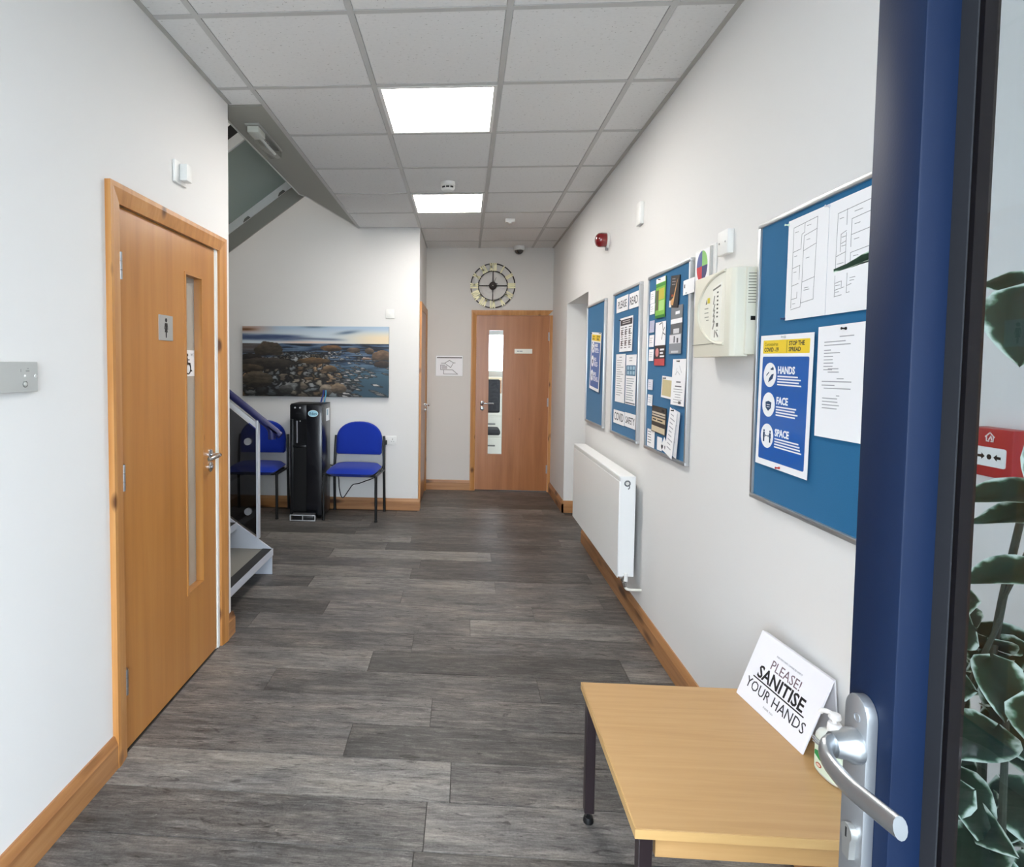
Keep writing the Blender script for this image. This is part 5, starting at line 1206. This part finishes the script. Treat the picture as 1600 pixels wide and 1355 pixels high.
for x in (-0.115, 0.0, 0.115): MB().box(x - 0.004, x + 0.004, -0.05, -0.043, 0.008, 0.06, 0.001, 1).build('chrome_post', M('#c3c6ca', 0.4, 0.2), t)
MB().box(-0.105, 0.105, -0.042, 0.035, 0.057, 0.062, 0.002, 1).build('pedal_plate', M('#6f7074', 0.35, 0.7), t)
t = thing('power_cord', 'black power cord hanging in a loop behind the chair legs', 'cord', (0, 0, 0))
MB().tube(smoothpath([(-0.771, 5.83, 0.66), (-0.78, 5.838, 0.56), (-0.80, 5.842, 0.42), (-0.87, 5.842, 0.33), (-0.962, 5.842, 0.289), (-1.03, 5.842, 0.262), (-1.091, 5.842, 0.248), (-1.135, 5.842, 0.19), (-1.194, 5.838, 0.115), (-1.226, 5.838, 0.20), (-1.236, 5.838, 0.32), (-1.27, 5.83, 0.42), (-1.312, 5.80, 0.45)], 5), 0.0045, 8).build('cable', BLACK, t)
MB().box(-0.790, -0.752, 5.825, 5.857, 0.655, 0.70, 0.005).build('plug', BLACK, t)

# ------------------------------------------------------------------ table, sign, bottle
TZ = 0.440
t = thing('side_table', 'low square oak topped table with dark metal legs against the wall', 'table', (0.385, 1.285, 0))
TW = 0.588
MB().box(0.0015, TW, 0.0015, TW + 0.02, TZ - 0.022, TZ, 0.0012, 1).build('tabletop', TABLEW, t)
MB().box(0, TW, -0.0005, 0.0015, TZ - 0.0215, TZ - 0.0005).box(-0.0005, 0.0015, 0, TW + 0.02, TZ - 0.0215, TZ - 0.0005).build('edge_banding', EDGEW, t, smooth=False)
MB().box(0.055, TW - 0.055, 0.034, 0.05, TZ - 0.088, TZ - 0.022).build('apron', TABLEW, t, smooth=False)
MB().box(0.055, TW - 0.055, TW - 0.03, TW - 0.014, TZ - 0.088, TZ - 0.022).build('apron', TABLEW, t, smooth=False)
MB().box(0.030, 0.046, 0.05, TW - 0.03, TZ - 0.088, TZ - 0.022).build('apron', TABLEW, t, smooth=False)
LEGM = M('#2b2124', 0.4, 0.2)
for x, y in ((0.012, 0.012), (TW - 0.042, 0.012), (0.012, TW - 0.022), (TW - 0.042, TW - 0.022)):
    lg = MB().box(x, x + 0.03, y, y + 0.03, 0.035, TZ - 0.022, 0.002, 1).build('leg', LEGM, t)
    MB().cyl((x + 0.015, y + 0.015, 0.018), (x + 0.015, y + 0.015, 0.036), 0.006, 10).lathe([(0.016, 0), (0.017, 0.006), (0.014, 0.018), (0.007, 0.022)], 14, (x + 0.015, y + 0.015, 0)).build('levelling_foot', BLACK, lg)

P0, P1 = Vector((0.855, 1.868, TZ + 0.001)), Vector((0.892, 1.573, TZ + 0.001))
u_ = (P1 - P0).normalized(); hz = Vector((-u_.y, u_.x, 0)) * -1
if hz.x < 0: hz = -hz
v_ = (hz * 0.078 + Vector((0, 0, 0.196))).normalized(); n_ = u_.cross(v_)
t = thing('sanitise_sign', 'white tent sign PLEASE SANITISE YOUR HANDS standing on the table', 'sign', P0, (u_, v_, n_))
SWd, SHt = 0.297, 0.211
SIGNM = M('#eeedf3', 0.5)
MB().box(0, SWd, 0, SHt, -0.005, 0, 0.0008, 1).build('front_panel', SIGNM, t, smooth=False)
# rear strut panel leaning the other way
tl = math.atan2(0.078, 0.196); rp_ = MB().box(0.004, SWd - 0.004, -0.190, 0, -0.0045, 0.0)
rp_.xf(Matrix.Translation((0, SHt, -0.0055)) @ Matrix.Rotation(2 * tl * 0.62, 4, 'X')); rp_.build('rear_strut', M('#dcdbe0', 0.5), t, smooth=False)
text("FOR EVERYONE'S CONTINUED SAFETY", t, GREYINK, SWd * 0.5, SHt * 0.80, 0.0003, 0.0072, 'CENTER', sx=0.86)
text('PLEASE!', t, M('#77646c', 0.6), SWd * 0.505, SHt * 0.61, 0.0003, 0.040, 'CENTER', sx=0.95)
text('SANITISE', t, M('#131316', 0.6), SWd * 0.5, SHt * 0.41, 0.0003, 0.051, 'CENTER', bold=0.0011, sx=0.98)
rect(t, 'underline', M('#131316', 0.6), SWd * 0.13, SHt * 0.37, SWd * 0.87, SHt * 0.388, 0, 0.0004)
text('YOUR HANDS', t, M('#2e2e33', 0.6), SWd * 0.5, SHt * 0.195, 0.0003, 0.043, 'CENTER', sx=0.93)
text('THANK YOU', t, GREYINK, SWd * 0.47, SHt * 0.105, 0.0003, 0.0075, 'CENTER')

bu = Vector((0.15, -1.0, 0)).normalized(); bn = Vector((-1.0, -0.15, 0)).normalized()
t = thing('sanitiser_bottle', 'clear pump bottle of hand sanitiser with green label beside the sign', 'bottle', (0.918, 1.488, TZ), (bu, bn, (0, 0, 1)))
def oval_body(prof, name, mat, seg=28):
    t_ = bmesh.new(); rings = []
    for a, b, z in prof: rings.append([t_.verts.new((a * math.copysign(abs(math.cos(q)) ** 0.75, math.cos(q)), b * math.copysign(abs(math.sin(q)) ** 0.75, math.sin(q)), z)) for q in [2 * PI * k / seg for k in range(seg)]])
    for r_ in range(len(rings) - 1):
        for k in range(seg): t_.faces.new((rings[r_][k], rings[r_][(k + 1) % seg], rings[r_ + 1][(k + 1) % seg], rings[r_ + 1][k]))
    t_.faces.new(rings[0][::-1]); t_.faces.new(rings[-1]); bmesh.ops.recalc_face_normals(t_, faces=t_.faces[:])
    m = MB(); m._add(t_); return m.build(name, mat, t)
oval_body([(0.040, 0.022, 0.001), (0.044, 0.026, 0.006), (0.045, 0.027, 0.05), (0.044, 0.0265, 0.095), (0.038, 0.023, 0.106), (0.018, 0.016, 0.114), (0.013, 0.013, 0.116), (0.013, 0.013, 0.122)], 'body', M('#dfe4dd', 0.15, coat=0.6))
lb = oval_body([(0.0452, 0.0272, 0.010), (0.0455, 0.0275, 0.05), (0.0450, 0.0270, 0.090)], 'label', M('#dcebd6', 0.4))
m = MB().prism([(-0.026, 0.048), (-0.010, 0.040), (0.004, 0.040), (0.018, 0.032), (0.024, 0.044), (0.008, 0.052), (0.000, 0.054), (0.000, 0.066), (-0.012, 0.070), (-0.016, 0.060), (-0.026, 0.058)], 0.0262, 0.0282, 'y'); m.build('green_hands', M('#1f8a4a', 0.5), t, smooth=False)
m = MB().prism(disc_pts(-0.012, 0.026, 0.009, 0.0055, 18), 0.0265, 0.0283, 'y'); m.build('red_oval', M('#b3563a', 0.5), t, smooth=False)
m = MB().prism(disc_pts(-0.012, 0.026, 0.0065, 0.0035, 18), 0.027, 0.0286, 'y'); m.build('oval_centre', M('#e8c9b8', 0.5), t, smooth=False)
m = MB()
for k, (x0, x1) in enumerate(((-0.036, -0.004), (-0.036, 0.006), (-0.034, -0.010))): m.box(x0, x1, 0.0262, 0.0284, 0.086 - 0.006 * k, 0.089 - 0.006 * k)
m.build('label_print', GREYINK, t, smooth=False)
MB().lathe([(0.0155, 0.118), (0.0155, 0.136), (0.013, 0.140)], 20).build('collar', M('#f1efee', 0.35), t)
m = MB().cyl((0, 0, 0.138), (0, 0, 0.150), 0.006, 12); m.lathe([(0.012, 0.149), (0.014, 0.153), (0.012, 0.162), (0.005, 0.165)], 20)
m.tube(smoothpath([(0, 0, 0.157), (-0.016, 0.004, 0.158), (-0.030, 0.008, 0.154), (-0.036, 0.009, 0.147)], 4), 0.006, 10, rad=None); m.build('pump', M('#f1efee', 0.35), t)

# ------------------------------------------------------------------ potted plant behind the open door
t = thing('potted_plant', 'tall variegated leafy plant behind the glass of the navy door', 'plant', (0.76, 0.92, 0))
MB().lathe([(0.095, 0.0), (0.10, 0.01), (0.135, 0.24), (0.145, 0.25), (0.145, 0.275), (0.13, 0.275), (0.125, 0.255)], 28).build('pot', M('#8a5a44', 0.7), t)
MB().lathe([(0.124, 0.24), (0.05, 0.258), (0.002, 0.26)], 20).build('soil', M('#2a211a', 0.95), t)
STEM = M('#2c3527', 0.6)
stems = [[(0.0, 0.0, 0.25), (0.01, -0.02, 0.6), (-0.01, -0.04, 1.0), (0.02, -0.06, 1.35), (0.03, -0.07, 1.56)], [(0.03, 0.02, 0.25), (0.06, -0.02, 0.6), (0.05, -0.06, 0.95), (0.08, -0.09, 1.2)], [(-0.03, 0.01, 0.25), (-0.07, -0.02, 0.55), (-0.08, -0.06, 0.9), (-0.05, -0.10, 1.12)],
         [(0.0, 0.03, 0.25), (-0.02, 0.08, 0.7), (-0.03, 0.06, 1.2), (-0.03, 0.08, 1.5), (-0.04, 0.10, 1.642)], [(0.01, -0.03, 0.25), (-0.02, -0.09, 0.55), (-0.06, -0.13, 0.85), (-0.08, -0.15, 1.05)]]
spts = []
for s in stems:
    pth = smoothpath(s, 6); spts.append(pth)
    MB().tube(pth, 0.006, 8, rad=[0.0075 - 0.005 * k / len(pth) for k in range(len(pth))]).build('stem', STEM, t)
def leaf_mesh(L, W_, seed):
    rr = random.Random(seed); nl, nw = 8, 6; V, Fc, A = [], [], []
    for i in range(nl + 1):
        s = i / nl; wd = W_ * (math.sin(PI * min(1, s ** 0.72)) ** 0.8) * (1 - 0.25 * s) if 0 < i < nl else 0.001
        for j in range(nw + 1):
            q = -1 + 2 * j / nw
            V.append((q * wd, L * s - 0.10 * L * (1 - s) * abs(q) * (s < 0.4), -0.16 * L * s * s + 0.16 * wd * q * q + 0.004 * math.sin(6 * s + 3 * q + seed)))
            A.append(abs(q) ** 2.2 * 0.95 + 0.45 * max(0, s - 0.72) / 0.28)
    for i in range(nl):
        for j in range(nw):
            a = i * (nw + 1) + j; Fc.append((a, a + 1, a + nw + 2, a + nw + 1))
    me = bpy.data.meshes.new('leaf'); me.from_pydata(V, [], Fc); me.materials.append(LEAF)
    at = me.attributes.new('margin', 'FLOAT', 'POINT'); at.data.foreach_set('value', A)
    me.polygons.foreach_set('use_smooth', [True] * len(me.polygons))
    return me
LM = [leaf_mesh(0.105, 0.034, 1), leaf_mesh(0.125, 0.038, 2), leaf_mesh(0.085, 0.030, 3), leaf_mesh(0.115, 0.044, 4)]
def leaf(base, tip, nrm, mesh, scale=1.0, wide=1.0):
    """a leaf from base towards tip with its face turned to nrm (plant coordinates)"""
    b, p = Vector(base), Vector(tip); yv = (p - b).normalized(); zv = Vector(nrm); zv = (zv - yv * zv.dot(yv)).normalized(); xv = yv.cross(zv)
    o = bpy.data.objects.new('leaf', mesh); COL.objects.link(o); o.parent = t
    o.matrix_local = Matrix(((xv.x * scale * wide, yv.x * scale, zv.x * scale, b.x), (xv.y * scale * wide, yv.y * scale, zv.y * scale, b.y), (xv.z * scale * wide, yv.z * scale, zv.z * scale, b.z), (0, 0, 0, 1)))
RL_ = random.Random(23)
def ok(p):
    w_ = (p[0] + 0.76, p[1] + 0.92)
    if w_[0] > XR - 0.04 or w_[1] > 1.26: return False
    if w_[0] / w_[1] < 0.70: return False
    return not (w_[0] < 0.49 and w_[1] < 0.66)
cnt = 0
for si, pth in enumerate(spts):
    for k in range(4, len(pth)):
        z = pth[k].z
        nl_ = (2 if RL_.random() < 0.6 else 1) if z < 1.1 else (1 if z < 1.14 else 0)
        for _ in range(nl_):
            for tries in range(12):
                a = RL_.uniform(0, 2 * PI); dp = RL_.uniform(-0.75, 0.25); L_ = RL_.uniform(0.07, 0.105)
                pet = Vector((math.cos(a), math.sin(a), 0.25)) * 0.035; b = pth[k] + pet
                d = Vector((math.cos(a), math.sin(a), dp)).normalized(); tip = b + d * L_
                if ok(tip) and ok(b): break
            else: continue
            nrm = Vector((-0.5 + RL_.uniform(-.5, .5), -0.7 + RL_.uniform(-.4, .4), 0.7 + RL_.uniform(-.3, .4)))
            mi = RL_.randrange(4)
            leaf(b, tip, nrm, LM[mi], L_ / (0.105, 0.125, 0.085, 0.115)[mi]); cnt += 1
# the single leaves that show against the wall, drawn where they hang
fc = Vector((-0.62, -0.78, 0.05))
leaf((-0.035, -0.095, 1.552), (-0.055, -0.115, 1.462), fc, LM[3], 0.86, 1.25)
leaf((-0.01, -0.085, 1.560), (-0.075, -0.060, 1.572), (-0.5, -0.6, 0.6), LM[2], 0.72, 1.0)
leaf((0.0, -0.10, 1.565), (0.06, -0.12, 1.575), (-0.5, -0.6, 0.6), LM[2], 0.8, 1.0)
leaf((-0.01, -0.13, 1.365), (-0.045, -0.135, 1.295), fc, LM[3], 0.72, 1.1)
leaf((0.0, -0.11, 1.29), (-0.11, -0.065, 1.285), (-0.3, -0.4, 0.85), LM[1], 0.85, 0.9)
leaf((0.01, -0.11, 1.265), (-0.085, -0.09, 1.258), (-0.3, -0.4, 0.85), LM[0], 0.9, 0.9)
leaf((0.0, -0.10, 1.19), (-0.09, -0.09, 1.175), (-0.3, -0.5, 0.8), LM[0], 0.9, 0.9)
leaf((-0.04, 0.10, 1.642), (-0.135, 0.15, 1.630), (-0.35, -0.45, 0.9), LM[1], 0.86, 0.6)
for pth in spts[:1]:
    MB().tube([pth[16], Vector((-0.005, -0.10, 1.36))], 0.003, 6).tube([pth[14], Vector((0.0, -0.11, 1.285))], 0.003, 6).tube([pth[-1], Vector((-0.03, -0.095, 1.555))], 0.003, 6).build('stem', STEM, t)
print('leaves', cnt)
